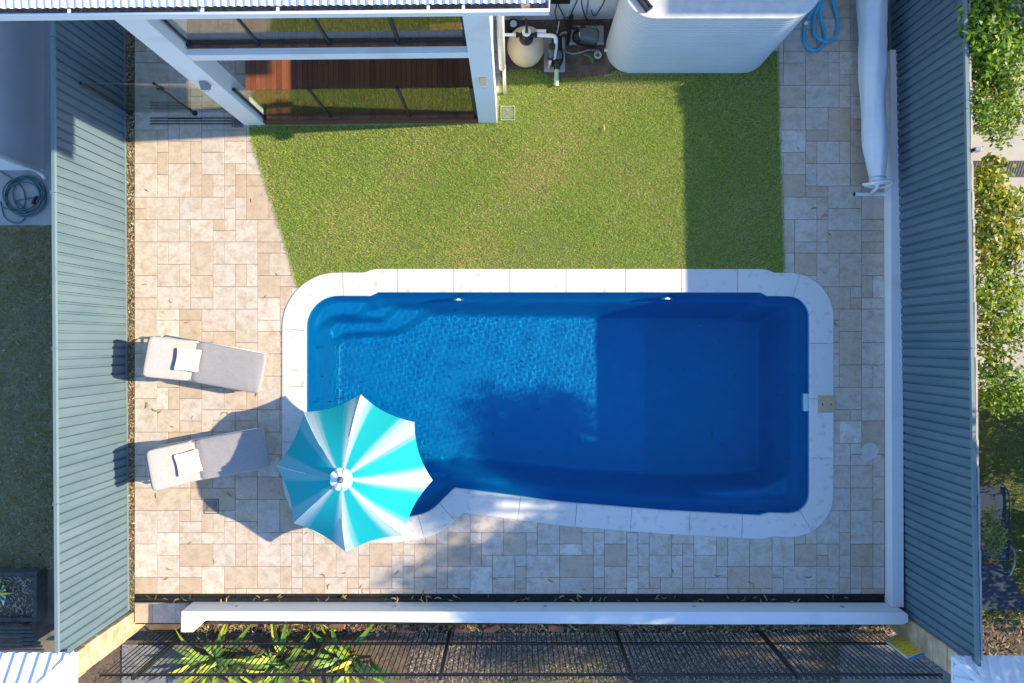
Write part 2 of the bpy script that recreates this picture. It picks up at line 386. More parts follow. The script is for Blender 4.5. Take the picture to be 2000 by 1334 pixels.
# ------------------------------------------------------------------ pool outline
pp = [(597,578,82),(722,578,6),(737,571,6),(1487,571,6),(1500,578,6),(1582,579,84),(1582,1004,92),(1502,1002,6),(1484,1007,10),
      (1300,997,200),(1100,981,300),(887,953,7),(838,1002,70),(770,1014,60),(597,1012,125)]
inner_raw = fillet([(*P(x, y)[:2], r/107.5) for x, y, r in pp])
inner = resample(inner_raw, 0.06)
# orientation: clockwise in world (as listed) -> outward normal is to the left of travel
def outward(poly, w):
    n = len(poly); out = []
    for i in range(n):
        t = Vector(poly[(i+4) % n]) - Vector(poly[(i-4)]); t.normalize(); nn = Vector((-t.y, t.x))
        out.append((poly[i][0]+nn.x*w, poly[i][1]+nn.y*w))
    return out
CW = 0.425
outer = outward(inner, CW)
chk = sdf(np.array(outer), inner)
if np.median(chk) > 0: outer = outward(inner, -CW); chk = sdf(np.array(outer), inner)
valid = [i for i in range(len(outer)) if chk[i] < -(CW-0.003)]
fixed_outer = []
for i in range(len(outer)):
    if i in set(valid): fixed_outer.append(outer[i]); continue
    n = len(outer); k = min(valid, key=lambda j: min((j-i) % n, (i-j) % n)); fixed_outer.append(outer[k])
outer = fixed_outer

# ------------------------------------------------------------------ lawn outline
lawn_px = [(486,249),(520,247),(700,246),(932,243),(972,238),(976,190),(982,150),(1000,141),(1050,140),(1076,158),(1130,157),(1186,150),(1250,120),(1517,100),
           (1521,250),(1526,400),(1530,537),(1535,560),(1200,548),(800,548),(640,560),(584,566),(575,535),(556,470),(530,385),(505,310)]
lawn = gpoly(lawn_px)

# ------------------------------------------------------------------ paving
U0 = Vector(P(478, 245)[:2]); U1 = Vector(P(971, 240)[:2]); UA = (U1-U0).normalized(); VA = Vector((-UA.y, UA.x))
def HL(u, v, z=0.0):
    p = U0 + UA*u + VA*v; return Vector((p.x, p.y, z))
HM = Matrix(((UA.x, VA.x, 0, U0.x), (UA.y, VA.y, 0, U0.y), (0, 0, 1, 0), (0, 0, 0, 1)))
deck_poly = [tuple(HL(u, v)[:2]) for u, v in ((0.06,0.36),(0.36,0.36),(0.36,0.0),(4.6,0.0),(4.6,3.5),(0.06,3.5))]
equip_poly = gpoly([(965,250),(965,-60),(1517,-60),(1517,150),(1100,170)])

CS = 0.2033; NX = 67; XL0 = XL; YB0 = YB
NY = 58
cells = np.zeros((NX, NY), bool)
cx = XL0 + (np.arange(NX)+0.5)*CS; cy = (YB0 - 0.11) + (np.arange(NY)+0.5)*CS
gx, gy = np.meshgrid(cx, cy, indexing='ij'); pts = np.stack([gx.ravel(), gy.ravel()], 1)
sd_l = sdf(pts, lawn); sd_c = sdf(pts, outer); sd_d = sdf(pts, deck_poly); sd_e = sdf(pts, equip_poly)
ok = (sd_l < 0.13) & (sd_c < 0.13) & (sd_d < 0.12) & (sd_e < 0.1)
cells = ok.reshape(NX, NY)
def zone(i, j):
    x, y = cx[i], cy[j]
    if x > P(1600, 0)[0] or (x > P(1500, 0)[0] and y > P(0, 600)[1]): return 'side_path'
    if y < P(0, 960)[1] and x > P(690, 0)[0]: return 'poolside_walkway'
    return 'patio'
base = {}
for k in ('patio', 'poolside_walkway', 'side_path'):
    base[k] = MB()
free = cells.copy(); rt = random.Random(5)
sizes = [((3,2),4),((2,3),4),((2,2),7),((2,1),3),((1,2),3),((1,1),2)]
tiles = []
for j in range(NY-1, -1, -1):
    for i in range(NX):
        if not free[i, j]: continue
        opts = sizes[:]; done = False
        while opts and not done:
            tot = sum(w for _, w in opts); r = rt.random()*tot
            for q, (s, w) in enumerate(opts):
                r -= w
                if r <= 0: break
            (sx, sy), _ = opts.pop(q)
            if i+sx > NX or j-sy+1 < 0: continue
            if not free[i:i+sx, j-sy+1:j+1].all(): continue
            if len({zone(i, j), zone(i+sx-1, j-sy+1)}) > 1: continue
            free[i:i+sx, j-sy+1:j+1] = False; done = True
            tiles.append((i, j-sy+1, sx, sy))
mesh_cache = {}
pave = {}
for k in base:
    m = MB()
    for i in range(NX):
        for j in range(NY):
            if cells[i, j] and zone(i, j) == k:
                x0 = XL0+i*CS; y0 = max(YB0-0.11+j*CS, YB0)
                m.add([(x0,y0,-0.010),(x0+CS,y0,-0.010),(x0+CS,YB0-0.11+(j+1)*CS,-0.010),(x0,YB0-0.11+(j+1)*CS,-0.010)], [(0,1,2,3)])
    pave[k] = tag(m.obj(k, M['grout']), kind='structure')
for (i, j, sx, sy) in tiles:
    x0 = XL0+i*CS; x1 = x0+sx*CS; y0 = max(YB0-0.11+j*CS, YB0); y1 = YB0-0.11+(j+sy)*CS
    w, d = round(x1-x0, 4), round(y1-y0, 4); key = (w, d)
    if d < 0.03: continue
    if key not in mesh_cache:
        gp = 0.0034
        mesh_cache[key] = MB().cbox(-w/2+gp, w/2-gp, -d/2+gp, d/2-gp, -0.03, 0.0, 0.003).mesh('tile', M['travertine'])
    inst('tile', mesh_cache[key], pave[zone(i, j)], ((x0+x1)/2, (y0+y1)/2, rt.uniform(-0.0012, 0.0015)), (rt.gauss(0, 0.0012), rt.gauss(0, 0.0012), 0))

# ------------------------------------------------------------------ swimming pool
pool = fixed('swimming_pool', 'blue fibreglass swimming pool with rounded corners and pale stone coping', 'swimming pool')
n = len(inner); L = [0.0]
for i in range(n): L.append(L[-1] + (Vector(inner[(i+1) % n])-Vector(inner[i])).length)
ns = int(round(L[-1]/1.04)); cuts = []; 
start = min(range(n), key=lambda i: (Vector(inner[i])-Vector(P(776, 571)[:2])).length)
order = [(start+i) % n for i in range(n)]
LL = [0.0]
for a in range(n): LL.append(LL[-1] + (Vector(inner[order[(a+1) % n]])-Vector(inner[order[a]])).length)
k0 = 0
for s in range(ns):
    tgt = LL[-1]*(s+1)/ns; k1 = min(range(len(LL)), key=lambda q: abs(LL[q]-tgt))
    if s < ns-1:
        bad = [Vector(P(x, y)[:2]) for x, y in ((729,574),(1493,574),(1493,1004),(887,953))]
        while min((Vector(inner[order[k1 % n]])-b_).length for b_ in bad) < 0.38: k1 += 1
    ids = [order[q % n] for q in range(k0, k1+1)]; k0 = k1
    pin = [Vector(inner[i]) for i in ids]; po = [Vector(outer[i]) for i in ids]
    # small joint: pull the ends in
    def trim(ps):
        d0 = (ps[1]-ps[0]); d1 = (ps[-2]-ps[-1])
        if d0.length > 1e-4: ps[0] = ps[0] + d0.normalized()*0.004
        if d1.length > 1e-4: ps[-1] = ps[-1] + d1.normalized()*0.004
        return ps
    pin = trim(pin); po = trim(po); m = MB(); c = 0.006; zt = 0.014
    vs = []; fs = []; kk = len(pin)
    for a in range(kk):
        dr = (po[a]-pin[a]).normalized()
        for (p, z) in ((pin[a], -0.05), (pin[a], zt-0.012), (pin[a]+dr*0.012, zt), (po[a]-dr*c, zt), (po[a], zt-c), (po[a], -0.05)): vs.append((p.x, p.y, z))
    for a in range(kk-1):
        for b in range(5): fs.append((a*6+b, (a+1)*6+b, (a+1)*6+b+1, a*6+b+1))
    fs.append((0,1,2,3,4,5)); fs.append(tuple((kk-1)*6+b for b in (5,4,3,2,1,0)))
    m.add(vs, fs); m.obj('coping_stone', M['coping'], pool)
# mortar bed under the coping keeps the joints dark
mb_ = MB(); vs = []; fs = []
for i in range(n): vs += [(inner[i][0]*0.9+outer[i][0]*0.1, inner[i][1]*0.9+outer[i][1]*0.1, -0.004), (outer[i][0], outer[i][1], -0.004)]
for i in range(n): j = (i+1) % n; fs.append((2*i, 2*j, 2*j+1, 2*i+1))
mb_.add(vs, fs); mb_.obj('mortar_bed', M['grout'], pool)
# shell as a moulded height field
GS = 0.028
xs = np.arange(-4.0, 5.65, GS); ys = np.arange(-3.5, 1.15, GS)
GX, GY = np.meshgrid(xs, ys, indexing='ij'); pts = np.stack([GX.ravel(), GY.ravel()], 1)
dd = sdf(pts, inner_raw)
tt = np.clip((pts[:, 0]+3.7)/9.1, 0, 1); floor_z = -1.22-0.62*tt
zz = np.interp(dd, [-0.3, 0.0, 0.018, 0.07, 0.10, 0.18, 0.22, 0.30, 0.38, 0.50], [-0.045, -0.045, -0.10, -0.36, -0.42, -0.46, -0.76, -1.15, -1.50, -2.6])
zz = floor_z + 0.07*np.logaddexp(0, (zz-floor_z)/0.07)
def step(poly_px, z, soft=0.07):
    global zz
    ds = sdf(pts, gpoly(poly_px, z))
    s = np.clip(ds/soft+0.5, 0, 1); s = s*s*(3-2*s)
    zz = np.maximum(zz, np.where(ds > -soft, floor_z + (z-floor_z)*s, -9))
step([(580,560),(870,560),(866,599),(839,608),(805,635),(778,649),(742,653),(695,654),(675,657),(648,673),(637,691),(625,730),(580,740)], -0.92)
step([(580,560),(800,560),(798,597),(778,601),(762,615),(751,626),(700,628),(659,627),(640,640),(628,665),(622,700),(580,700)], -0.64)
step([(580,560),(735,560),(726,589),(706,615),(697,621),(666,621),(646,626),(633,635),(620,655),(614,690),(580,690)], -0.34)
step([(1325,1020),(1345,985),(1362,952),(1420,947),(1490,943),(1530,920),(1562,880),(1610,880),(1610,1030)], -0.62, 0.09)
step([(585,1040),(585,880),(640,900),(720,915),(800,922),(845,912),(905,918),(905,960),(860,1040)], -0.58)
step([(585,1040),(585,940),(700,955),(800,950),(850,935),(892,938),(892,960),(850,1040)], -0.34)
zz = np.where(dd < 0, -0.045, np.minimum(zz, -0.045))
nx_, ny_ = len(xs), len(ys)
Z = zz.reshape(nx_, ny_)
for _ in range(4):
    Zs = Z.copy(); Zs[1:-1, 1:-1] = (Z[1:-1, 1:-1]*2 + Z[:-2, 1:-1]+Z[2:, 1:-1]+Z[1:-1, :-2]+Z[1:-1, 2:])/6; Z = Zs
idx = np.arange(nx_*ny_).reshape(nx_, ny_)
q = np.stack([idx[:-1, :-1].ravel(), idx[1:, :-1].ravel(), idx[1:, 1:].ravel(), idx[:-1, 1:].ravel()], 1)
keep = (dd[q].max(1) > -0.12)
bulk('shell', np.stack([GX.ravel(), GY.ravel(), Z.ravel()], 1), q[keep], M['shell'], parent=pool, smooth=True, nside=4)
# fittings
for px_, py_ in ((896, 581), (1301, 579)):
    c = P(px_, py_, -0.2)
    MB().lathe([(0.0,0.0),(0.06,0.006),(0.10,0.02),(0.112,0.045),(0.112,0.06)], c, 20, Matrix.Rotation(R(90), 3, 'X')).obj('pool_light', M['pvc'], pool, smooth=True)
c = P(604, 680, -0.2); MB().lathe([(0.0,0.02),(0.03,0.018),(0.038,0.0),(0.03,-0.01)], c, 14, Matrix.Rotation(R(60), 3, 'Y')).obj('return_nozzle', M['pvc'], pool, smooth=True)
a = P(1570, 769, -0.06); b = P(1581, 803, -0.06)
MB().box(a.x, b.x+0.02, b.y, a.y, -0.2, -0.06).obj('skimmer_mouth', mat('skimmer_plastic', (0.40, 0.62, 0.66), 0.4), pool)
# water
def water_sheet():
    gs = 0.016; xw = np.arange(-4.0, 5.65, gs); yw = np.arange(-3.5, 1.15, gs)
    A, B = np.meshgrid(xw, yw, indexing='ij'); p2 = np.stack([A.ravel(), B.ravel()], 1)
    env = np.clip(0.85+0.28*vn(p2, 2.6, 31), 0.45, 1.4)
    z = -0.10 + 0.00085*vn(p2, 11.0, 3) + env*(0.00019*vn(p2, 38.0, 8) + 0.00008*vn(p2, 85.0, 21))
    ix = np.arange(A.size).reshape(A.shape); q4 = np.stack([ix[:-1,:-1].ravel(), ix[1:,:-1].ravel(), ix[1:,1:].ravel(), ix[:-1,1:].ravel()], 1)
    ins = sdf(p2, inner_raw); kp = ins[q4].max(1) > -0.1
    return bulk('water', np.stack([p2[:,0], p2[:,1], z], 1), q4[kp], M['water'], smooth=True, nside=4)
def vn(p, scale, seed):
    v = np.zeros(len(p)); rs = np.random.default_rng(seed)
    for _ in range(14):
        a = rs.uniform(0, 6.283); f = scale*rs.uniform(0.6, 1.7); v += np.sin((p[:,0]*math.cos(a)+p[:,1]*math.sin(a))*f+rs.uniform(0, 6.283))
    return v/3.7
wo = water_sheet(); tag(wo, kind='structure')
wo.cycles.is_caustics_caster = True
for o_ in pool.children:
    if o_.name.startswith('shell'): o_.cycles.is_caustics_receiver = True
sun_d.cycles.is_caustics_light = True

# ------------------------------------------------------------------ lawn and grass
lm = MB(); lm.add([(x, y, 0.002) for x, y in lawn], [tuple(range(len(lawn)))[::-1]])
lo = lm.obj('lawn', M['thatch']); tag(lo, kind='structure')
if lo.data.polygons[0].normal.z < 0: lo.data.flip_normals()
def in_poly_points(poly, count, margin=0.0, avoid=None):
    q = np.asarray(poly); lo_, hi = q.min(0), q.max(0); out = np.zeros((0, 2))
    while len(out) < count:
        s = rng.uniform(lo_, hi, (count*2, 2)); k = sdf(s, poly) > margin
        if avoid is not None: k &= sdf(s, avoid) < 0
        out = np.concatenate([out, s[k]])
    return out[:count]
def vnoise(p, scale, seed=0.0):
    v = np.zeros(len(p))
    for o in range(3):
        f = scale*2**o; rs = np.random.default_rng(int(seed*100)+o)
        for _ in range(6):
            a = rs.uniform(0, 6.283); ph = rs.uniform(0, 6.283)
            v += np.sin((p[:, 0]*math.cos(a)+p[:, 1]*math.sin(a))*f*rs.uniform(0.6, 1.5)+ph)/(2**o)
    return v/ (6*1.0)
def grass(name, poly, density, hgt, wid, cols, label, z0=0.0, margin=-0.015, avoid=None, seed=1, area=None):
    q = np.asarray(poly)
    if area is None: area = 0.5*abs(np.dot(q[:, 0], np.roll(q[:, 1], 1))-np.dot(q[:, 1], np.roll(q[:, 0], 1)))
    cnt = int(area*density); p = in_poly_points(poly, cnt, margin, avoid)
    clump = vnoise(p, 26, seed); az = rng.uniform(0, 6.283, cnt) + clump*2.0
    tilt = np.clip(rng.normal(0.95, 0.3, cnt), 0.15, 1.45); h = hgt*rng.uniform(0.55, 1.3, cnt)*(1+0.25*vnoise(p, 3, seed+2))
    w = wid*rng.uniform(0.7, 1.3, cnt)
    dx, dy = np.cos(az), np.sin(az); lean = np.sin(tilt)*h; up = np.cos(tilt)*h
    b0 = np.stack([p[:, 0]-dy*w/2, p[:, 1]+dx*w/2, np.full(cnt, z0)], 1)
    b1 = np.stack([p[:, 0]+dy*w/2, p[:, 1]-dx*w/2, np.full(cnt, z0)], 1)
    t = np.stack([p[:, 0]+dx*lean, p[:, 1]+dy*lean, z0+0.006+up], 1)
    V = np.stack([b0, b1, t], 1).reshape(-1, 3); T = np.arange(cnt*3).reshape(-1, 3)
    cs = np.asarray(cols); f = np.clip(0.48+0.26*vnoise(p, 2.4, seed+5)+0.2*clump+rng.normal(0, 0.22, cnt), 0, 0.999)*(len(cs)-1)
    i0 = f.astype(int); fr = (f-i0)[:, None]; col = cs[i0]*(1-fr)+cs[np.minimum(i0+1, len(cs)-1)]*fr
    col = col*rng.uniform(0.62, 1.25, (cnt, 1)); col = np.repeat(col, 3, axis=0)
    col[2::3] *= 1.12
    return tag(bulk(name, V, T, M['grass'], col), label, 'grass', kind='stuff')
LAWN_COLS = [(0.64,0.53,0.22),(0.53,0.53,0.14),(0.42,0.53,0.085),(0.33,0.50,0.06),(0.24,0.46,0.045),(0.41,0.51,0.08)]
grass('lawn_grass', lawn, 8500, 0.036, 0.0075, LAWN_COLS, 'short green lawn between the house and the pool', 0.0, -0.035, avoid=outer)

# ------------------------------------------------------------------ soil beds
def bed(name, px, z, m): 
    mm = MB(); pl = gpoly(px, z); mm.add([(x, y, z) for x, y in pl], [tuple(range(len(pl)))])
    o = mm.obj(name, m)
    if o.data.polygons[0].normal.z < 0: o.data.flip_normals()
    return tag(o, kind='structure')
bed('garden_bed', [(238,-60),(263,-60),(263,1192),(238,1192)], -0.02, M['soil'])
bed('equipment_ground', [(966,250),(966,-60),(1520,-60),(1520,146),(1180,160),(1060,165)], -0.008, M['soil'])
bed('side_bed', [(1727,110),(1727,-60),(1775,-60),(1775,1190),(1760,1190)], -0.02, M['soil'])
def litter(name, poly, count, label, z0, length=0.07, cols=None, lift=0.03, margin=0.0):
    p = in_poly_points(poly, count, margin); az = rng.uniform(0, 6.283, count); l = length*rng.uniform(0.5, 1.3, count); w = l*rng.uniform(0.13, 0.28, count)
    dx, dy = np.cos(az), np.sin(az); z = z0+rng.uniform(0.004, lift, count); bend = l*rng.normal(0, 0.18, count); tl = rng.normal(0, 0.35, count)*l*0.5
    def pt(a, s, b, dz): return np.stack([p[:, 0]+dx*l*a-dy*(w*s+bend*b), p[:, 1]+dy*l*a+dx*(w*s+bend*b), np.maximum(z+dz, z0+0.002)], 1)
    V = np.stack([pt(-0.5,0,0,-tl), pt(0,-0.5,1,0.006), pt(0.5,0,0,tl), pt(0,0.5,1,0.0)], 1).reshape(-1, 3); T = np.arange(count*4).reshape(-1, 4)
    cs = np.asarray(cols or [(0.40,0.27,0.13),(0.50,0.38,0.22),(0.28,0.17,0.08),(0.58,0.48,0.32),(0.17,0.10,0.055),(0.36,0.30,0.16)])
    col = cs[rng.integers(0, len(cs), count)]*rng.uniform(0.7, 1.2, (count, 1))
    return tag(bulk(name, V, T, M['litter'], np.repeat(col, 4, axis=0), nside=4), label, 'leaf litter', kind='stuff')
litter('leaf_litter', gpoly([(243,20),(262,20),(262,1192),(246,1192)]), 7000, 'dry leaf litter filling the narrow bed along the sunlit fence', -0.02, 0.06)
litter('leaf_litter', gpoly([(1729,-30),(1762,-30),(1762,96),(1729,96)]), 500, 'dark leaf litter in the shaded bed behind the covered roller', -0.02, 0.05, [(0.16,0.12,0.07),(0.22,0.17,0.10),(0.09,0.07,0.045)])
litter('leaf_litter', gpoly([(980,150),(980,60),(1180,46),(1182,140),(1100,165)]), 420, 'dry leaves and bark on the soil around the pool equipment', -0.006, 0.05, [(0.20,0.13,0.08),(0.28,0.18,0.10),(0.13,0.08,0.05)])
grass('weed_grass', gpoly([(1040,150),(1085,130),(1130,120),(1140,140),(1125,160),(1085,166)]), 900, 0.05, 0.007, [(0.20,0.20,0.07),(0.12,0.17,0.04),(0.25,0.21,0.10)], 'weedy grass tuft on the bare soil in front of the pool pump', seed=9)
litter('gravel', gpoly([(985,46),(1180,44),(1180,62),(1090,66),(985,80)]), 900, 'dark river pebbles along the foot of the white house wall', -0.006, 0.045, [(0.10,0.09,0.085),(0.20,0.18,0.16),(0.06,0.055,0.05),(0.30,0.27,0.24)])

# ------------------------------------------------------------------ low white walls, slot drains, landing
w = fixed('garden_wall', 'low white rendered wall running down beside the dark fence', 'wall')
zt = 0.22; a0, a1 = P(1739, 97, zt), P(1742.5, 1186, zt); b0, b1 = P(1762.5, 97, zt), P(1765.5, 1186, zt)
m = MB(); vs = [(a0.x,a0.y,-0.05),(b0.x,b0.y,-0.05),(b1.x,a1.y,-0.05),(a1.x,a1.y,-0.05)]
m.prism([(v[0], v[1]) for v in vs], -0.05, zt); m.obj('wall', M['white'], w, bevel=0.006)
w = fixed('retaining_wall', 'long white rendered wall along the foot of the yard with a return at one end', 'wall')
zt = 0.44
pl = [P(354,1194,zt), P(1742,1196,zt), P(1768,1196,zt), P(1774,1201,zt), P(1774,1215,zt), P(1764,1220,zt), P(1250,1219.5,zt), P(378,1212,zt), P(377,1235,zt), P(353,1235,zt)]
MB().prism([(p.x, p.y) for p in pl], -0.52, zt).obj('wall', M['white'], w, bevel=0.006)
for px_ in (462, 771, 1065, 1355, 1645):
    c = P(px_, 1187 if px_ > 500 else 1183, 0.2); c.y = P(0, 1195.5, zt)[1] + 0.0
    MB().lathe([(0.034,0.0),(0.034,0.008),(0.026,0.014),(0.018,0.022),(0.006,0.028)], c, 14, Matrix.Rotation(R(-90), 3, 'X')).obj('wall_stud_light', M['steel'], w, smooth=True)
def slot_drain(label, x0, x1, y0, y1, z=-0.004):
    t = fixed('slot_drain', label, 'drain')
    m = MB(); m.box(x0, x1, y0, y1, -0.06, z-0.03); m.obj('channel', M['drain'], t)
    m = MB()
    for yy in (y0, (y0+y1)/2-0.008, y1-0.016): m.box(x0, x1, yy, yy+0.016, z-0.03, z+(0.003 if yy != y0 else 0.002))
    m.obj('grate_rail', M['drain'], t)
    return t
slot_drain('long black slot drain between the paving and the white retaining wall', XL, P(1729,0)[0], P(0,1177)[1], P(0,1160.5)[1])
slot_drain('short black slot drain in the paving below the glass gate', P(294,0)[0], P(453,0)[0], P(0,243)[1], P(0,230)[1], 0.008)
ln = fixed('gate_landing', 'pale stone landing step beside the end of the white wall', 'step')
y0, y1 = P(0,1216,0)[1], P(0,1178)[1]; x0, xe = XL, P(362,0)[0]
MB().box(x0, xe, y0, y1, -0.5, -0.035).obj('step', M['white'], ln)
xx = x0
for k, wd in enumerate((0.33, 0.42, 0.2)): MB().cbox(xx+0.002, min(xx+wd, xe)-0.002, y0+0.0-0.01, y1-0.005, -0.033, -0.004, 0.003).obj('tile', M['travertine'], ln); xx += wd

# grates
def grate(px_, py_, s, label, m, z=0.006):
    c = P(px_, py_, 0); t = thing('drain_grate', label, 'drain', (c.x, c.y, z))
    h = s/2; f = MB()
    f.box(-h,h,h-0.014,h,-0.02,0.006).box(-h,h,-h,-h+0.014,-0.02,0.006).box(-h,-h+0.014,-h+0.014,h-0.014,-0.02,0.006).box(h-0.014,h,-h+0.014,h-0.014,-0.02,0.006)
    f.obj('frame', m, t); MB().box(-h+0.01,h-0.01,-h+0.01,h-0.01,-0.03,-0.018).obj('sump', M['drain'], t)
    for q in range(4):
        R4 = Matrix.Rotation(q*math.pi/2, 4, 'Z')
        for k in range(1, 6):
            y = (h-0.016)*k/6; ww = y-0.006
            b = MB(); b.box(-ww, ww, y-0.007, y+0.002, -0.012, 0.005, R4); b.obj('slat', m, t)
    return t
grate(413, 989, 0.27, 'square dark drain grate in the paving near the sun loungers', M['grey_plastic'], 0.002)
grate(992, 222, 0.26, 'square pale green drain grate in the lawn beside the column', mat('faded_green_plastic', (0.34, 0.40, 0.25), 0.6, (0.40, 0.44, 0.30), 20), 0.03)
grate(464, 238, 0.20, 'small dark drain grate at the foot of the column', M['grey_plastic'], 0.002)

# skimmer lid
c = P(1613, 789, 0); t = thing('skimmer_lid', 'beige square skimmer lid with a round cover beside the pool', 'lid', (c.x, c.y, 0.016))
MB().cbox(-0.155,0.155,-0.155,0.155,-0.01,0.012,0.004).obj('frame', M['beige'], t)
MB().lathe([(0.128,0.0),(0.128,0.016),(0.122,0.019),(0.02,0.019)], (0,0,0), 36).obj('cover', M['beige'], t)
for dx_ in (-0.075, 0.075): MB().box(dx_-0.009, dx_+0.009, -0.022, 0.016, 0.012, 0.0205).obj('finger_slot', M['black'], t)
c = P(1699, 881, 0); MB().lathe([(0.155,-0.004),(0.155,0.0055),(0.15,0.007),(0.02,0.007)], c, 40).obj('round_cover_plate', M['cover_plate'], None)
tag(bpy.data.objects['round_cover_plate'], 'pale round cover plate set in the paving beside the low white wall', 'cover')
tag(MB().lathe([(0.02,0.0),(0.02,0.017),(0.012,0.019)], P(1603,895.5,0), 12).obj('anchor_bolt', M['steel']), 'small steel anchor bolt set in the pool coping', 'bolt')

# ------------------------------------------------------------------ ribbed steel fences
def ribbed_fence(label, xa, ya, xb, yb, h, face, npan, z0=-0.02, ph=0.0):
    """from (xa,ya) to (xb,yb); ribs face the yard (face = +1 faces +x)"""
    t = fixed('steel_fence', label, 'fence')
    d = Vector((xb-xa, yb-ya, 0)); Lf = d.length; d.normalize(); nn = Vector((-d.y, d.x, 0))
    if nn.x*face < 0: nn = -nn
    pit = 0.152
    prof = [(0.0,0.0),(0.014,0.030),(0.118,0.030),(0.124,0.0)]
    pl = Lf/npan
    for k in range(npan):
        s0 = k*pl+0.018; s1 = (k+1)*pl-0.018; m = MB(); pts_ = []
        q = 0
        while True:
            base_s = s0+q*pit
            for (a, o) in prof:
                if base_s+a > s1: break
                pts_.append((base_s+a, o))
            q += 1
            if s0+q*pit > s1: break
        pts_.append((s1, pts_[-1][1])); vs = []; fs = []
        for (s, o) in pts_:
            p = Vector((xa, ya, 0))+d*s+nn*o; vs += [(p.x,p.y,z0+0.05),(p.x,p.y,z0+h-0.03)]
        for i in range(len(pts_)-1): fs.append((2*i,2*i+2,2*i+3,2*i+1))
        m.add(vs, fs); m.obj('fence_panel', M['steel_fence'], t)
        M4 = Matrix.Translation((xa, ya, 0)) @ Matrix(((d.x, nn.x, 0, 0), (d.y, nn.y, 0, 0), (0,0,1,0), (0,0,0,1)))
        MB().box(s0-0.014, s1+0.014, -0.02, 0.036, z0+h-0.05, z0+h, M4).obj('top_rail', M['fence_rail'], t, bevel=0.004)
        MB().box(s0-0.014, s1+0.014, -0.012, 0.034, z0, z0+0.07, M4).obj('bottom_rail', M['fence_rail'], t)
    for k in range(npan+1):
        s = k*pl; MB().box(s-0.028 if 0 < k else 0, s+0.028, -0.035, 0.004, z0-0.3, z0+h-0.004, M4).obj('fence_post', M['steel_fence'], t)
    return t
ribbed_fence('pale blue grey ribbed steel fence in full sun beside the loungers', -7.085, 9.45, -6.985, -4.88, 1.97, +1, 6)
ribbed_fence('dark shaded ribbed steel fence behind the low white wall', 6.80, 9.5, 7.075, -4.9, 2.08, -1, 6)
# timber paling capping on the neighbour's side of the shaded fence
t = fixed('paling_fence', 'weathered timber paling fence backing the shaded steel fence', 'fence')
for k in range(34):
    ya = 9.0-k*0.42; yb = ya-0.412; xa = 6.80+(9.5-ya)/14.4*0.275+0.075; hh = 2.0+random.uniform(-0.008, 0.008)
    if yb < -4.9: break
    MB().box(xa, xa+0.032, yb-0.008, ya, 0.0, hh).obj('paling', M['paling'], t)
c = P(1905, 292, 2.06); tag(MB().box(c.x-0.02, c.x+0.07, c.y-0.03, c.y+0.03, 1.98, 2.1).obj('post_bracket', M['steel'], None, bevel=0.005), 'small galvanised post bracket on top of the timber palings', 'bracket')

# ------------------------------------------------------------------ house
house = fixed('house', 'white rendered two storey house with a corrugated roof, corner columns and balcony', 'house')
W = M['white']
ROOFZ = 5.6
def hbox(u0, u1, v0, v1, z0, z1, name, m, parent, bevel=0.0): return MB().box(u0, u1, v0, v1, z0, z1, HM).obj(name, m, parent, bevel=bevel)
cl = hbox(0.0, 0.372, 0.0, 0.335, -0.02, ROOFZ-0.05, 'column', W, house, 0.008)
cr = hbox(4.25, 4.586, 0.0, 0.335, -0.02, ROOFZ-0.05, 'column', W, house, 0.008)
hbox(0.372, 4.25, 0.012, 0.10, 2.82, 3.0, 'balcony_fascia', W, house)
hbox(0.0, 4.43, 0.34, 1.86, 2.955, 2.985, 'balcony_slab', W, house)
hbox(0.06, 4.55, 1.87, 2.12, -0.02, ROOFZ-0.05, 'wall', W, house)
wr = hbox(4.552, 10.2, 1.87, 2.12, -0.02, ROOFZ-0.05, 'wall', W, house)
hbox(4.44, 4.55, 0.337, 1.868, -0.02, 2.06, 'side_wall_or_added_screen', W, house)  # added screen, sized to cut off the sun patch on the deck
hbox(4.44, 4.55, 0.337, 1.868, 3.46, ROOFZ-0.06, 'side_wall_or_added_screen', W, house)  # upper screen, added to limit the sun reaching the passage
hbox(0.06, 0.16, 2.12, 7.0, -0.02, ROOFZ-0.05, 'side_wall_or_added_screen', W, house)
hbox(10.1, 10.2, 2.12, 7.0, -0.02, ROOFZ-0.05, 'side_wall_or_added_screen', W, house)
for u0 in (0.9, 2.4):
    d_ = hbox(u0, u0+1.4, 1.845, 1.868, 0.14, 2.3, 'sliding_door', M['charcoal'], house); hbox(u0+0.06, u0+1.34, 1.836, 1.844, 0.22, 2.24, 'pane', M['glass'], d_)
# upper floor boards
for k in range(46):
    u = 0.385+k*0.0842
    if u+0.08 > 4.24: break
    hbox(u, u+0.0795, 0.105, 1.865, 2.992, 3.012, 'deck_board', M['decking'], house)
# roof sheets (76 mm corrugations, falling to the front gutter)
e_v = -0.665
u_l, u_r = -0.75, 5.18
rs = MB(); vs = []; fs = []; nu = int((u_r-u_l)/0.076*8)
for i in range(nu+1):
    u = u_l+(u_r-u_l)*i/nu; o = 0.011*math.cos(2*math.pi*(u-u_l)/0.076)
    for (v, z) in ((e_v+0.045, ROOFZ+0.03), (1.5, ROOFZ+0.22), (7.0, ROOFZ+0.7)):
        p = HL(u, v, z+o); vs.append(p)
for i in range(nu):
    for k in range(2): fs.append((i*3+k, (i+1)*3+k, (i+1)*3+k+1, i*3+k+1))
rs.add(vs, fs); roof = rs.obj('roof', M['roof'], house, smooth=True)
MB().box(5.2, 10.6, 1.3, 7.0, ROOFZ-0.02, ROOFZ+0.08, HM).obj('roof_slab', M['roof'], house)
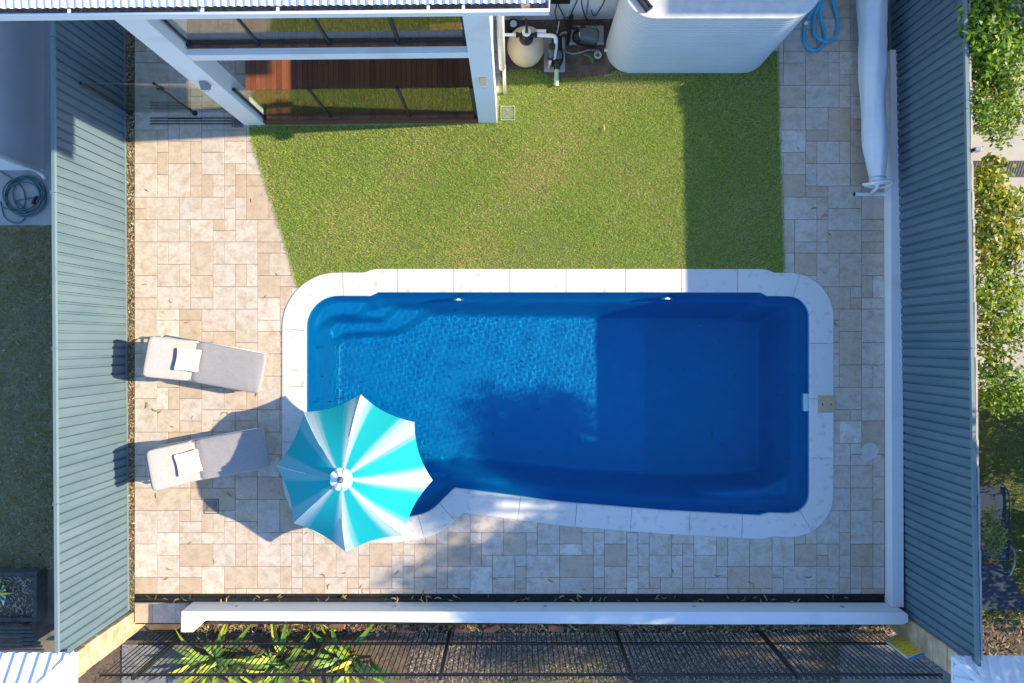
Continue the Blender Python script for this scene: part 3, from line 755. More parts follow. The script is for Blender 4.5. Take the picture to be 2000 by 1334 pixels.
# gutter: back, floor, lip with a rolled bead
gt = MB(); gz = ROOFZ-0.06
gt.box(u_l, u_r+0.03, e_v, e_v+0.13, gz-0.05, gz-0.04, HM).box(u_l, u_r+0.03, e_v-0.012, e_v, gz-0.05, gz+0.055, HM).box(u_l, u_r, e_v+0.132, e_v+0.142, gz-0.05, gz+0.06, HM)
gt.box(u_r+0.03, u_r+0.042, e_v-0.012, e_v+1.4, gz-0.05, gz+0.055, HM)
gt.obj('gutter', M['white_metal'], roof)
MB().tube([HL(u_l, e_v-0.01, gz+0.06), HL(u_r+0.04, e_v-0.01, gz+0.06), HL(u_r+0.04, e_v+1.4, gz+0.06)], 0.017, 8).obj('gutter_bead', M['white_metal'], roof, smooth=True)
MB().box(u_l, u_r+0.02, e_v+0.004, e_v+0.128, gz-0.04, gz-0.026, HM).obj('gutter_debris', M['gutter_dirt'], roof)
MB().box(u_l, u_r, e_v+0.145, e_v+0.165, gz-0.13, gz+0.07, HM).obj('fascia_board', W, roof)
MB().box(u_l, u_r, e_v+0.167, 1.86, gz-0.10, gz-0.08, HM).obj('soffit', W, roof)
for k, u in enumerate((0.42, 1.75, 2.5, 4.0, 4.35)):
    MB().box(u, u+0.03, e_v+0.0, e_v+0.13, gz+0.056, gz+0.062, HM).obj('gutter_strap', M['white_metal'], roof)
MB().superell(HL(1.72, e_v+0.05, gz+0.0), (0.035,0.035,0.035), 1, 1, nu=8, nv=12).obj('gutter_outlet_ball', M['blue_label'], roof, smooth=True)
MB().tube([HL(5.02, e_v+0.25, gz+0.14), HL(5.14, e_v+0.36, gz+0.15)], [0.05, 0.05], 10).obj('ridge_end', M['grey_plastic'], roof)
# downpipe beside the right column
dp = Vector(HL(4.70, 0.5, 0))
MB().tube([(dp.x-0.05, dp.y+0.15, ROOFZ-0.12), (dp.x, dp.y, 4.6), (dp.x, dp.y, 1.25)], 0.055, 12).obj('downpipe', M['pvc'], house, smooth=True)
MB().tube([(dp.x+0.03, dp.y+0.02, 1.3), (dp.x+0.03, dp.y+0.02, 0.0)], 0.028, 10).obj('downpipe_spreader', M['pvc'], house, smooth=True)
# wall lights
def wall_light(u, zc, label):
    p = HL(u, 0, zc); t = thing('wall_light', label, 'light', p, math.atan2(UA.y, UA.x))
    m = MB(); m.add([(-0.055,-0.002,0.10),(0.055,-0.002,0.10),(0.055,-0.002,-0.1),(-0.055,-0.002,-0.1),(-0.055,-0.11,0.02),(0.055,-0.11,0.02),(0.045,-0.07,-0.1),(-0.045,-0.07,-0.1)],
        [(0,1,2,3),(0,4,5,1),(4,7,6,5),(0,3,7,4),(1,5,6,2),(3,2,6,7)])
    m.obj('housing', mat('bronze_light_'+str(int(u)), (0.26,0.23,0.20), 0.4), t, bevel=0.004)
    MB().box(-0.04,0.04,-0.114,-0.09,-0.055,0.012).obj('lens', M['blue_label'], t)
wall_light(0.19, 2.03, 'small bronze wall light on the column beside the glass gate')
wall_light(4.42, 2.05, 'small bronze wall light on the column beside the pool equipment')

# timber deck
dk = fixed('timber_deck', 'red brown hardwood deck under the balcony', 'deck')
for k in range(50):
    u = 0.065+k*0.0935
    if u+0.09 > 4.43: break
    v0 = 0.055 if (u > 0.385 and u+0.09 < 4.24) else 0.345
    hbox(u, u+0.0895, v0, 1.865, 0.095, 0.118, 'deck_board', M['decking'], dk)
hbox(0.38, 4.24, 0.01, 0.05, 0.0, 0.12, 'edge_board', M['decking'], dk)
hbox(0.38, 4.24, 0.06, 1.85, -0.02, 0.07, 'deck_frame', M['dark_timber'], dk)
# balustrades
def post(p, h, r, t, flange=True):
    m = MB(); m.tube([p, p+Vector((0,0,h))], r, 12); o = m.obj('post', M['charcoal'], t, smooth=True, angle=40)
    MB().lathe([(r+0.004,h-0.004),(r+0.004,h+0.012),(r*0.6,h+0.016)], p, 12).obj('post_cap', M['charcoal'], o)
    if flange: MB().lathe([(0.052,0.0),(0.052,0.012),(0.03,0.016)], p, 16).obj('post_flange', M['charcoal'], o)
    return o
b1_ = fixed('balcony_balustrade', 'frameless glass balustrade with dark posts on the upper balcony', 'balustrade')
zb = 3.012; us = [0.42, 1.37, 2.34, 3.30, 4.22]
for u in us: post(HL(u, 0.17, zb), 1.02, 0.022, b1_)
for k in range(4): hbox(us[k]+0.03, us[k+1]-0.03, 0.164, 0.176, zb+0.03, zb+1.0, 'glass_panel', M['glass'], b1_)
hbox(0.40, 4.235, 0.15, 0.19, zb+0.002, zb+0.026, 'base_channel', M['charcoal'], b1_)
b2_ = fixed('deck_balustrade', 'glass pool fence with dark posts along the timber deck', 'balustrade')
zb = 0.119; us = [0.41, 1.60, 3.02, 4.205]
for u in us: post(HL(u, 0.10, zb), 1.36, 0.026, b2_, False)
for k in range(3): hbox(us[k]+0.03, us[k+1]-0.03, 0.094, 0.106, zb+0.03, zb+1.34, 'glass_panel', M['glass'], b2_)
b3_ = fixed('glass_gate', 'glass pool gate with dark posts and latch between column and fence', 'gate')
gy0 = P(0, 221)[1]; gp = [-6.93, -5.76, -4.90]
for x in gp[:2]: post(Vector((x, gy0, 0.0)), 1.42, 0.024, b3_)
for k in range(2): MB().box(gp[k]+0.035, gp[k+1]-0.03, gy0-0.006, gy0+0.006, 0.05, 1.42).obj('glass_panel', M['glass'], b3_)
MB().superell((gp[1]-0.01, gy0-0.0, 1.2), (0.05,0.05,0.07), 0.5, 0.6, nu=10, nv=14).obj('latch', M['charcoal'], b3_, smooth=True)

# ------------------------------------------------------------------ rain water tank
tk = fixed('water_tank', 'pale grey corrugated slimline rainwater tank against the house wall', 'tank')
tx0, tx1 = P(1183,0)[0], P(1498,0)[0]; ty0 = P(0,143)[1]; rad = 0.455; ty1 = ty0+2*rad; TH = 2.12
out_ = []
for k in range(25): a = math.pi/2+math.pi*k/24; out_.append((tx0+rad+rad*math.cos(a), ty0+rad+rad*math.sin(a), math.cos(a), math.sin(a)))
for k in range(1, 12): out_.append((tx0+rad+(tx1-tx0-2*rad)*k/12, ty0, 0, -1))
for k in range(25): a = -math.pi/2+math.pi*k/24; out_.append((tx1-rad+rad*math.cos(a), ty0+rad+rad*math.sin(a), math.cos(a), math.sin(a)))
for k in range(1, 12): out_.append((tx1-rad-(tx1-tx0-2*rad)*k/12, ty1, 0, 1))
nz = 25*6; no = len(out_); vs = []; fs = []
for j in range(nz+1):
    z = TH*j/nz; o = (0.0,0.004,0.006,0.004,0.0,-0.022)[j % 6]
    for (x, y, a, b) in out_: vs.append((x+a*o, y+b*o, z))
for j in range(nz):
    for i in range(no): fs.append((j*no+i, j*no+(i+1) % no, (j+1)*no+(i+1) % no, (j+1)*no+i))
m = MB(); m.add(vs, fs); m.obj('shell', M['tank'], tk, smooth=True)
m = MB(); vs = [(x+a*0.012, y+b*0.012, TH-0.02) for x, y, a, b in out_]+[(x+a*0.012, y+b*0.012, TH+0.012) for x, y, a, b in out_]+[(x-a*0.02, y-b*0.02, TH+0.016) for x, y, a, b in out_]
fs = [(r*no+i, r*no+(i+1) % no, (r+1)*no+(i+1) % no, (r+1)*no+i) for r in range(2) for i in range(no)]+[tuple(2*no+i for i in range(no))]
m.add(vs, fs); m.obj('lid', M['tank_top'], tk)
MB().tube([P(1184,98,0.12)+Vector((-0.03,0,0)), P(1184,98,0.12)+Vector((0.08,0,0))], 0.03, 10).obj('outlet', M['pvc'], tk)
c = P(1256, 6, TH+0.02)
bk = fixed('steel_bracket', 'black steel bracket standing on top of the rainwater tank', 'bracket')
M4 = Matrix.Translation(c) @ Matrix.Rotation(R(-52), 4, 'Z')
MB().box(-0.2,0.14,-0.05,-0.02,0.0,0.05,M4).box(-0.2,0.14,0.03,0.06,0.0,0.05,M4).box(0.12,0.15,-0.05,0.06,0.0,0.06,M4).box(-0.2,-0.16,-0.05,0.06,0.0,0.06,M4).obj('bracket_frame', M['black'], bk)
MB().lathe([(0.02,0),(0.02,0.03),(0.01,0.035)], P(1263,18,TH+0.02), 10).obj('bolt', M['steel'], bk)

# ------------------------------------------------------------------ pool equipment
sf = fixed('sand_filter', 'beige sand filter with a black valve on top, in front of the wall', 'pool filter')
fc = P(1027, 92, 0.42); fx, fy = fc.x, fc.y
prof = [(0.10,0.0),(0.17,0.0),(0.19,0.06),(0.20,0.12),(0.25,0.18),(0.30,0.28),(0.328,0.42),(0.32,0.52),(0.285,0.62),(0.22,0.70),(0.14,0.745),(0.09,0.76)]
MB().lathe(prof, (fx, fy, 0), 36).obj('tank_body', M['filter'], sf, smooth=True)
MB().lathe([(0.12,0.73),(0.12,0.80),(0.085,0.82),(0.085,0.98),(0.07,1.0)], (fx, fy, 0), 20).obj('valve_body', M['black_plastic'], sf, smooth=True, angle=40)
MB().lathe([(0.075,1.0),(0.075,1.012),(0.045,1.013)], (fx, fy, 0), 20).obj('valve_dial', M['pvc'], sf)
MB().tube([(fx, fy-0.03, 1.03), (fx, fy+0.03, 1.045), (fx-0.005, fy+0.2, 1.06)], [0.026,0.024,0.016], 8).obj('valve_handle', M['black_plastic'], sf, smooth=True)
for s in (-1, 1): MB().tube([(fx+s*0.07, fy, 0.9), (fx+s*0.135, fy, 0.9), (fx+s*0.137, fy, 0.9), (fx+s*0.18, fy, 0.9)], [0.035,0.035,0.048,0.048], 12).obj('union_nut', M['black_plastic'], sf)
M4 = Matrix.Translation((fx+0.0, fy-0.222, 0.165)) @ Matrix.Rotation(R(52), 4, 'X')
MB().box(-0.055,0.055,-0.03,0.03,0.0,0.006,M4).obj('label_plate', M['black_plastic'], sf); MB().box(-0.048,-0.018,-0.018,0.018,0.006,0.008,M4).obj('label_print', M['pvc'], sf)
def pipe(name, label, cat, pts_, r, m, seg=10, parts=()):
    o = MB().tube(pts_, r, seg).obj(name, m, None, smooth=True, angle=60); return tag(o, label, cat)
def bend(pts_, r=0.05, k=4):
    out = [Vector(pts_[0])]
    for i in range(1, len(pts_)-1):
        a, b, c = Vector(pts_[i-1]), Vector(pts_[i]), Vector(pts_[i+1]); p = b+(a-b).normalized()*min(r, (a-b).length*0.45); q = b+(c-b).normalized()*min(r, (c-b).length*0.45)
        for j in range(k+1): t = j/k; out.append(p*(1-t)**2+b*2*t*(1-t)+q*t*t)
    out.append(Vector(pts_[-1])); return out
pipe('white_pipe', 'white plastic pipe from the filter valve towards the column', 'pipe', [(fx-0.16, fy, 0.9), (fx-0.42, fy, 0.9)], 0.026, M['pvc'])
pipe('white_pipe', 'bent white plastic pipe from the filter valve down to the black pump', 'pipe', bend([(fx+0.17, fy, 0.9), (fx+0.50, fy-0.02, 0.9), (fx+0.50, fy-0.16, 0.82), (fx+0.50, fy-0.18, 0.4)], 0.07), 0.034, M['pvc'])
pipe('white_pipe', 'short white plastic pipe behind the bent pipe at the filter', 'pipe', [(fx+0.17, fy+0.06, 0.9), (fx+0.33, fy+0.06, 0.9)], 0.03, M['pvc'])
ch = fixed('chlorinator_cell', 'clear upright chlorinator cell with black cap and white pipe below', 'chlorinator')
cc = P(1076, 108, 0.55); cx_, cy_ = cc.x, cc.y
MB().tube([(cx_, cy_, 0.52), (cx_, cy_+0.0, 0.86)], 0.05, 14).obj('cell_body', mat('smoky_cell', (0.07, 0.10, 0.15), 0.15, (0.10, 0.14, 0.2), 30), ch, smooth=True, angle=40)
MB().tube([(cx_, cy_, 0.86), (cx_, cy_, 0.93)], 0.056, 14).obj('cell_cap', M['black_plastic'], ch, smooth=True, angle=40)
MB().tube([(cx_, cy_, 0.46), (cx_, cy_, 0.52)], 0.057, 14).obj('cell_collar', M['black_plastic'], ch, smooth=True, angle=40)
MB().tube([(cx_, cy_, 0.0), (cx_, cy_, 0.46)], 0.028, 10).obj('riser_pipe', M['pvc'], ch, smooth=True)
pm = fixed('pool_pump', 'black pool pump with round strainer lid beside the sand filter', 'pump')
pc = P(1088, 108, 0.25); x_, y_ = pc.x, pc.y
MB().lathe([(0.11,0.0),(0.12,0.1),(0.12,0.27),(0.10,0.30)], (x_, y_-0.02, 0), 20).obj('strainer_body', M['black_plastic'], pm, smooth=True, angle=40)
MB().superell((x_, y_-0.02, 0.315), (0.085,0.07,0.03), 0.6, 0.5, nu=10, nv=20).obj('strainer_lid', M['grey_plastic'], pm, smooth=True)
MB().tube([(x_, y_+0.08, 0.2), (x_, y_+0.34, 0.2)], [0.10,0.09], 16).obj('motor', M['black_plastic'], pm, smooth=True, angle=40)
MB().tube([(x_, y_-0.1, 0.18), (x_, y_-0.22, 0.16)], [0.075,0.05], 14).obj('inlet_nut', M['black_plastic'], pm, smooth=True, angle=40)
MB().cbox(x_-0.22, x_+0.16, y_-0.2, y_+0.42, -0.01, 0.03, 0.008).obj('base_slab', M['concrete'], pm)
pipe('green_hose', 'pale green hose from the black pump out onto the lawn edge', 'hose', [(x_, y_-0.2, 0.16), (x_-0.002, y_-0.33, 0.12), (x_-0.003, y_-0.46, 0.05)], [0.043,0.043,0.047], M['green_pipe'], 14)
# pressure pump on its pad
pd = MB(); a, b = P(1111, 88, 0), P(1179, 52, 0); pd.cbox(a.x, b.x, a.y, b.y, -0.01, 0.05, 0.008)
tag(pd.obj('concrete_pad', M['pale_concrete']), 'small pale concrete pad under the pressure pump', 'concrete pad')
pr = fixed('pressure_pump', 'black and grey tank pressure pump on a concrete pad', 'pump')
c = P(1146, 70, 0.2)
MB().superell((c.x+0.03, c.y, 0.21), (0.19,0.115,0.11), 0.45, 0.5, Matrix.Rotation(R(-8), 3, 'Z')).obj('motor_cover', M['grey_plastic'], pr, smooth=True)
MB().superell((c.x+0.0, c.y-0.03, 0.12), (0.2,0.11,0.07), 0.5, 0.5, Matrix.Rotation(R(-8), 3, 'Z')).obj('base', M['black_plastic'], pr, smooth=True)
MB().lathe([(0.085,-0.06),(0.10,-0.03),(0.10,0.05),(0.06,0.08)], (c.x-0.17, c.y-0.01, 0.2), 18, Matrix.Rotation(R(-80), 3, 'Y')).obj('pump_head', M['black_plastic'], pr, smooth=True)
MB().box(c.x-0.15, c.x-0.05, c.y-0.05, c.y+0.02, 0.29, 0.305).obj('control_panel', M['blue_label'], pr)
MB().tube([(c.x-0.17, c.y+0.08, 0.26), (c.x-0.19, c.y+0.1, 0.28), (c.x-0.31, c.y+0.1, 0.28)], 0.028, 10).obj('outlet_pipe', M['black_plastic'], pr, smooth=True)
MB().tube([(c.x-0.08, c.y+0.1, 0.28), (c.x-0.07, c.y+0.13, 0.3)], 0.04, 10).obj('filler_cap', M['black_plastic'], pr)
pipe('valve_riser', 'black upright valve pipe beside the pressure pump', 'pipe', [(c.x-0.31, c.y-0.05, 0.0), (c.x-0.31, c.y+0.1, 0.28), (c.x-0.31, c.y+0.16, 0.6)], [0.03,0.03,0.045], M['black_plastic'])
G2 = lambda l: [P(x, y, z) for x, y, z in l]
def smooth_path(pts_, k=6):
    pts_ = [Vector(p) for p in pts_]; out = []
    for i in range(len(pts_)-1):
        p0, p1, p2, p3 = pts_[max(i-1,0)], pts_[i], pts_[i+1], pts_[min(i+2, len(pts_)-1)]
        for j in range(k):
            t = j/k; out.append(0.5*((2*p1)+(p2-p0)*t+(2*p0-5*p1+4*p2-p3)*t*t+(3*p1-p0-3*p2+p3)*t**3))
    out.append(pts_[-1]); return out
pipe('grey_hose', 'grey hose curving from the valve riser to the tank outlet', 'hose', smooth_path(G2([(1107,63,0.25),(1096,66,0.22),(1092,80,0.15),(1097,95,0.06),(1113,104,0.03),(1132,103,0.03),(1148,98,0.04),(1154,98,0.05)])), 0.018, M['grey_hose'])
pipe('hose_coupling', 'black and blue hose coupling lying beside the tank outlet', 'coupling', G2([(1152,98,0.05),(1160,98,0.05),(1161,98,0.05),(1170,98,0.05)]), [0.018,0.022,0.03,0.03], M['grey_plastic'])
nz_ = fixed('spray_nozzle', 'green and black garden spray nozzle lying on the soil by the tank', 'spray nozzle')
MB().tube(smooth_path(G2([(1140,106,0.05),(1150,109,0.06),(1156,114,0.06),(1159,123,0.05)])), [0.02]*6+[0.026]*6+[0.03]*7, 10).obj('grip', M['green_nozzle'], nz_, smooth=True)
MB().lathe([(0.07,0.02),(0.074,0.04),(0.07,0.055),(0.045,0.055),(0.045,0.03)], P(1167,109,0), 20).obj('spray_dial', mat('pale_dial', (0.5,0.52,0.42),0.5), nz_, smooth=True)
MB().lathe([(0.02,0.03),(0.024,0.06),(0.012,0.066)], P(1167,109,0), 12).obj('dial_hub', M['green_nozzle'], nz_)
pt_ = fixed('black_pot', 'round black bucket with a pale blue lid behind the sand filter', 'bucket')
c = P(1003, 47, 0.2); MB().lathe([(0.07,0.0),(0.1,0.05),(0.105,0.24),(0.095,0.25)], (c.x, c.y-0.02, 0), 18).obj('bucket', M['black_plastic'], pt_, smooth=True, angle=40)
MB().lathe([(0.062,0.25),(0.062,0.262),(0.03,0.268)], (c.x, c.y-0.02, 0), 16).obj('lid', M['blue_label'], pt_)
# cables and fittings on the white wall
wy = HL(6.0, 1.87)[1]
def on_wall(px_, py_):
    """point on the wall face seen at this pixel"""
    d = Vector(((px_-1000)/FPX, (667-py_)/FPX, -1.0)); s = (HL(5.5,1.86)[1])/d.y
    p = Vector((0,0,H))+d*s; p.y -= 0.012; return p
cables = [([(1088,-20),(1087,8),(1084,22),(1087,38),(1083,44)], 'black cable hanging straight down the white wall'),
          ([(1088,-20),(1090,6),(1096,20),(1102,32),(1108,42)], 'black cable curving from the wall box towards the pump'),
          ([(1132,-20),(1125,5),(1118,20),(1112,36),(1107,43)], 'thin black cable slanting down the wall to the riser'),
          ([(1135,-20),(1136,5),(1141,25),(1147,38),(1151,44)], 'black cable running down the wall behind the pressure pump'),
          ([(1186,-20),(1180,2),(1172,16),(1164,28),(1158,28),(1155,19)], 'hooked black cable end on the wall near the tank')]
for pth, lab in cables: pipe('wall_cable', lab, 'cable', smooth_path([on_wall(x, y) for x, y in pth]), 0.009, M['black_plastic'], 6)
pipe('wall_conduit', 'short rusty conduit fixed to the white wall', 'conduit', [on_wall(1149,-20), on_wall(1148,10), on_wall(1147,12), on_wall(1146,26)], [0.012,0.012,0.018,0.014], M['grey_hose'], 8)
p0, p1 = on_wall(1078,-20), on_wall(1113,0); tag(MB().box(p0.x, p1.x, p0.y-0.06, p0.y+0.01, p1.z, p1.z+0.4).obj('electrical_box', M['black_plastic'], None, bevel=0.006), 'black electrical box on the white wall above the filter', 'box')
for pth, lab in (([(1108,42,0.5),(1103,52,0.35),(1118,50,0.3),(1150,47,0.3),(1163,52,0.3),(1168,62,0.3),(1166,76,0.2)], 'black power lead looping over the pressure pump'),
                 ([(1106,44,0.55),(1100,36,0.6),(1110,34,0.62),(1104,46,0.5),(1112,56,0.4),(1125,56,0.32),(1142,50,0.3)], 'tangled black lead around the riser pipe'),
                 ([(1092,42,0.3),(1090,55,0.25),(1088,64,0.5)], 'thin pale lead dangling beside the bent pipe')):
    pipe('power_lead', lab, 'cable', smooth_path(G2(pth)), 0.009, M['pvc'] if 'pale' in lab else M['black_plastic'], 6)
tag(MB().tube([P(982,122,0.05), P(983,150,0.03)], 0.05, 10).obj('agricultural_pipe', M['grey_plastic'], None, smooth=True), 'dark plastic pipe stub at the foot of the column', 'pipe')

# ------------------------------------------------------------------ umbrella
um = fixed('parasol', 'turquoise market parasol with painted white rib sheen standing at the pool corner', 'parasol')
ZT, ZA = 0.86, 1.60
tips = [P(x, y, ZT) for x, y in ((705,770),(809,824),(845,938),(788,1046),(676,1079),(574,1022),(540,909),(594,805))]
apex = P(668, 935, ZA)
NS, NT = 30, 36
def rib(i, s):
    p = apex.lerp(tips[i], s); p.z = ZA-(ZA-ZT)*(0.30*s+0.70*s*s); return p
for i in range(8):
    vs = []; fs = []; col = []; j = (i+1) % 8
    for a in range(NS+1):
        for b in range(NT+1):
            t = b/NT; bow = 4*t*(1-t); s = (0.02+0.98*a/NS); s2 = s*(1-0.06*bow*s)
            p = rib(i, s2).lerp(rib(j, s2), t); p.z -= 0.035*bow*s*s
            # pulled folds towards the rib tips
            edge = min(t, 1-t); p.z += 0.007*math.sin(s*9+i)*math.exp(-edge*9)*s*s + 0.005*math.sin(edge*70)*max(0, s-0.55)*math.exp(-edge*6)
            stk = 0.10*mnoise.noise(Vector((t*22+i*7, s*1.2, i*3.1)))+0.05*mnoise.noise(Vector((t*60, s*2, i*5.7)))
            vs.append(p); col.append(1-abs(2*t-1)+stk if i not in (5, 6) else max(1-abs(2*t-1), 0.42))  # rib sheen painted in, weaker on the two panels facing away from the sun
    for a in range(NS):
        for b in range(NT): fs.append((a*(NT+1)+b, (a+1)*(NT+1)+b, (a+1)*(NT+1)+b+1, a*(NT+1)+b+1))
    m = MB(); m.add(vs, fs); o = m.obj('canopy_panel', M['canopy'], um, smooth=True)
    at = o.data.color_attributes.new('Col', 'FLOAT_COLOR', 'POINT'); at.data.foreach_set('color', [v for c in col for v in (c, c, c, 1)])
    if o.data.polygons[5].normal.z < 0: o.data.flip_normals()
    MB().tube([rib(i, s)+Vector((0,0,-0.02)) for s in (0.03,0.25,0.5,0.75,0.985)], 0.009, 6).obj('rib', M['white_metal'], um, smooth=True)
    MB().tube([rib(i, 0.5)+Vector((0,0,-0.025)), Vector((apex.x, apex.y, ZT+0.05))], 0.008, 6).obj('strut', M['white_metal'], um, smooth=True)
    MB().tube([rib(i, 0.5)+Vector((0,0,0.006))]+[rib(i, s)+Vector((0,0,0.006)) for s in (0.58,0.66,0.74,0.82,0.90,0.985)], 0.004, 5).obj('seam', mat('seam_white', (0.7,0.78,0.78), 0.7) if i == 0 else bpy.data.materials['seam_white'], um)
# vent cap: eight lifted petals
for i in range(8):
    d0 = (tips[i]-apex); d1 = (tips[(i+1) % 8]-apex); d0.z = d1.z = 0; d0.normalize(); d1.normalize(); md = (d0+d1).normalized()
    vs = []; fs = []
    for a in range(5):
        r = 0.035+0.150*a/4
        for b in range(7):
            t = b/6; dd_ = (d0*(1-t)+d1*t).normalized(); lift = 0.03*math.sin(math.pi*t)*(a/4)
            vs.append(apex+dd_*r*(1-0.10*(2*t-1)**2*(a/4))+Vector((0,0,0.095-0.07*(a/4)**1.3+lift)))
    for a in range(4):
        for b in range(6): fs.append((a*7+b, (a+1)*7+b, (a+1)*7+b+1, a*7+b+1))
    m = MB(); m.add(vs, fs); m.obj('vent_petal', bpy.data.materials['seam_white'], um, smooth=True)
MB().lathe([(0.05,0.07),(0.055,0.1),(0.04,0.115),(0.03,0.15),(0.012,0.165)], apex, 12).obj('finial', M['grey_plastic'], um, smooth=True)
MB().tube([Vector((apex.x, apex.y, -0.62)), Vector((apex.x, apex.y, ZA+0.08))], 0.024, 12).obj('pole', M['white_metal'], um, smooth=True)
MB().lathe([(0.05,ZT),(0.05,ZT+0.08),(0.03,ZT+0.1)], (apex.x, apex.y, 0), 12).obj('runner_hub', M['white_metal'], um)
MB().tube([tips[7]+Vector((0,0,0.0)), tips[7]+Vector((0.02,-0.05,-0.07))], 0.006, 5).obj('tie_strap', M['white_metal'], um)

# ------------------------------------------------------------------ sun loungers
def lounger(hx, hy, ang, label):
    t = thing('sun_lounger', label, 'sun lounger', (hx, hy, 0), ang, 'pair of sun loungers on the paving')
    W_ = 0.355; Ls = 1.2; ba = R(40); bl = 0.78
    fr = MB()
    loop = [(Ls-0.02,-W_+0.06,0.30),(Ls-0.02,W_-0.06,0.30),(Ls-0.10,W_-0.004,0.30),(-0.62,W_-0.004,0.30),(-0.62,-W_+0.004,0.30),(Ls-0.10,-W_+0.004,0.30),(Ls-0.02,-W_+0.06,0.30)]
    fr.tube(loop, 0.019, 8); fr.obj('frame', M['white_metal'], t, smooth=True)
    c_, s_ = math.cos(ba), math.sin(ba)
    b2 = bl-0.03; wq = W_-0.02; bl2 = [(0.0,wq,0.30),(-c_*(b2-0.08),wq,0.30+s_*(b2-0.08)),(-c_*b2,wq-0.10,0.30+s_*b2),(-c_*b2,-wq+0.10,0.30+s_*b2),(-c_*(b2-0.08),-wq,0.30+s_*(b2-0.08)),(0.0,-wq,0.30)]
    MB().tube(bl2, 0.017, 8).obj('back_frame', M['white_metal'], t, smooth=True)
    for sx in (Ls-0.05, -0.62):
        for sy in (-1, 1): MB().tube([(sx-0.06, sy*(W_-0.03), 0.30), (sx-0.05, sy*(W_-0.02), 0.0)], 0.018, 8).obj('leg', M['white_metal'], t, smooth=True)
    for sy in (-1, 1): MB().tube([(-c_*bl*0.55, sy*(W_-0.05), 0.33+s_*bl*0.55-0.02), (-0.7, sy*(W_-0.05), 0.31)], 0.012, 6).obj('back_stay', M['white_metal'], t, smooth=True)
    MB().box(-0.1, Ls, -W_+0.01, W_-0.01, 0.302, 0.318).obj('sling', M['cushion'], t)
    puff = lambda p: Vector((p.x, p.y, p.z*(1.0+0.12*math.cos(min(1,abs(p.x)/0.62)*1.5)*math.cos(min(1,abs(p.y)/0.34)*1.5))+0.0018*math.sin(p.x*41+p.y*9)))
    MB().superell((Ls/2+0.03, 0, 0.365), (Ls/2+0.02, W_+0.004, 0.065), 0.4, 0.16, None, 24, 80, puff).obj('seat_cushion', M['cushion'], t, smooth=True)
    Mr = Matrix.Rotation(ba, 3, 'Y')      # lift the head end
    MB().superell((-c_*bl/2-0.0, 0, 0.375+s_*bl/2), (bl/2, W_-0.003, 0.06), 0.4, 0.20, Mr, 24, 80, puff).obj('back_cushion', M['cushion'], t, smooth=True)
    MB().tube([(0.012,-W_+0.02,0.385),(0.012,W_-0.02,0.385)], 0.02, 6).obj('fold_seam', M['cushion'], t)
    return t
def pillow(px_, py_, z, yaw, label):
    c = P(px_, py_, z); sz = 0.205
    def shp(p):
        x, y = p.x/sz, p.y/sz; pin = 1-0.10*(1-abs(x)**2)*(abs(y)**4)-0.0; pin2 = 1-0.10*(1-abs(y)**2)*(abs(x)**4)
        th = max(0.04, (1-x*x*0.95)*(1-y*y*0.95))**0.55
        return Vector((p.x*pin2, p.y*pin, (p.z*th)+0.004*math.sin(x*7+y*5)))
    o = MB().superell((0,0,0), (sz, sz, 0.085), 0.9, 0.22, None, 20, 64, shp).obj('pillow', M['pillow'], None, smooth=True)
    o.location = c; o.rotation_euler = (0, R(38), yaw)
    return tag(o, label, 'pillow', 'white pillows on the loungers')
h1 = P(377, 706, 0.4); h2 = P(384, 899, 0.4)
lounger(h1.x, h1.y, R(-10.3), 'grey cushioned sun lounger clear of the parasol shadow, nearer the lawn')
lounger(h2.x, h2.y, R(10.2), 'grey cushioned sun lounger with its foot in the shadow of the parasol')
pillow(367, 703, 0.60, R(-10), 'white pillow on the lounger clear of the parasol shadow')
pillow(368, 904, 0.60, R(14), 'white pillow on the lounger shaded at its foot by the parasol')

# ------------------------------------------------------------------ covered pool blanket roller
rl = fixed('blanket_roller', 'pool blanket roller wrapped in a pale blue white cover', 'pool roller')
pa = P(1699, -60, 0.47); pb = P(1706, 200, 0.47); pc_ = P(1714, 350, 0.47)
vs = []; fs = []; NL, NC = 170, 64
for i in range(NL+1):
    s = i/NL; c = (pa*(1-s)+pc_*s); c.x += 0.015*math.sin(s*7)
    r = 0.212+0.018*math.sin(s*5.5+0.6)+0.010*math.sin(s*17)
    if s > 0.80: r *= 1-0.42*((s-0.80)/0.20)**1.3
    for k in range(NC):
        a = 2*math.pi*k/NC; rr = r*(1+0.035*math.sin(3*a+s*4)+0.02*math.sin(7*a-s*11)+0.03*mnoise.noise(Vector((math.cos(a)*1.5, math.sin(a)*1.5, s*14)))+0.022*mnoise.noise(Vector((math.cos(a)*4, math.sin(a)*4, s*45))))
        hang = 1.28 if math.sin(a) < -0.2 else 1.0
        vs.append((c.x+rr*math.cos(a), c.y, c.z+rr*math.sin(a)*hang))
for i in range(NL):
    for k in range(NC): fs.append((i*NC+k, i*NC+(k+1) % NC, (i+1)*NC+(k+1) % NC, (i+1)*NC+k))
fs.append(tuple(NL*NC+k for k in range(NC)))
m = MB(); m.add(vs, fs); m.obj('cover', M['cover'], rl, smooth=True)
e = Vector(pc_)
MB().lathe([(0.115,0),(0.13,0.02),(0.135,0.06),(0.12,0.09)], e+Vector((0,0.05,0)), 20, Matrix.Rotation(R(90), 3, 'X')).obj('cover_cuff', M['cover'], rl, smooth=True)
MB().tube([e+Vector((math.cos(a)*0.128, 0.02, math.sin(a)*0.128)) for a in [2*math.pi*k/24 for k in range(25)]], 0.008, 6).obj('drawstring', M['blue_hose'], rl, smooth=True)
MB().tube([e+Vector((0,0.05,0)), e+Vector((0,-0.16,0))], 0.035, 12).obj('axle', M['white_metal'], rl, smooth=True)
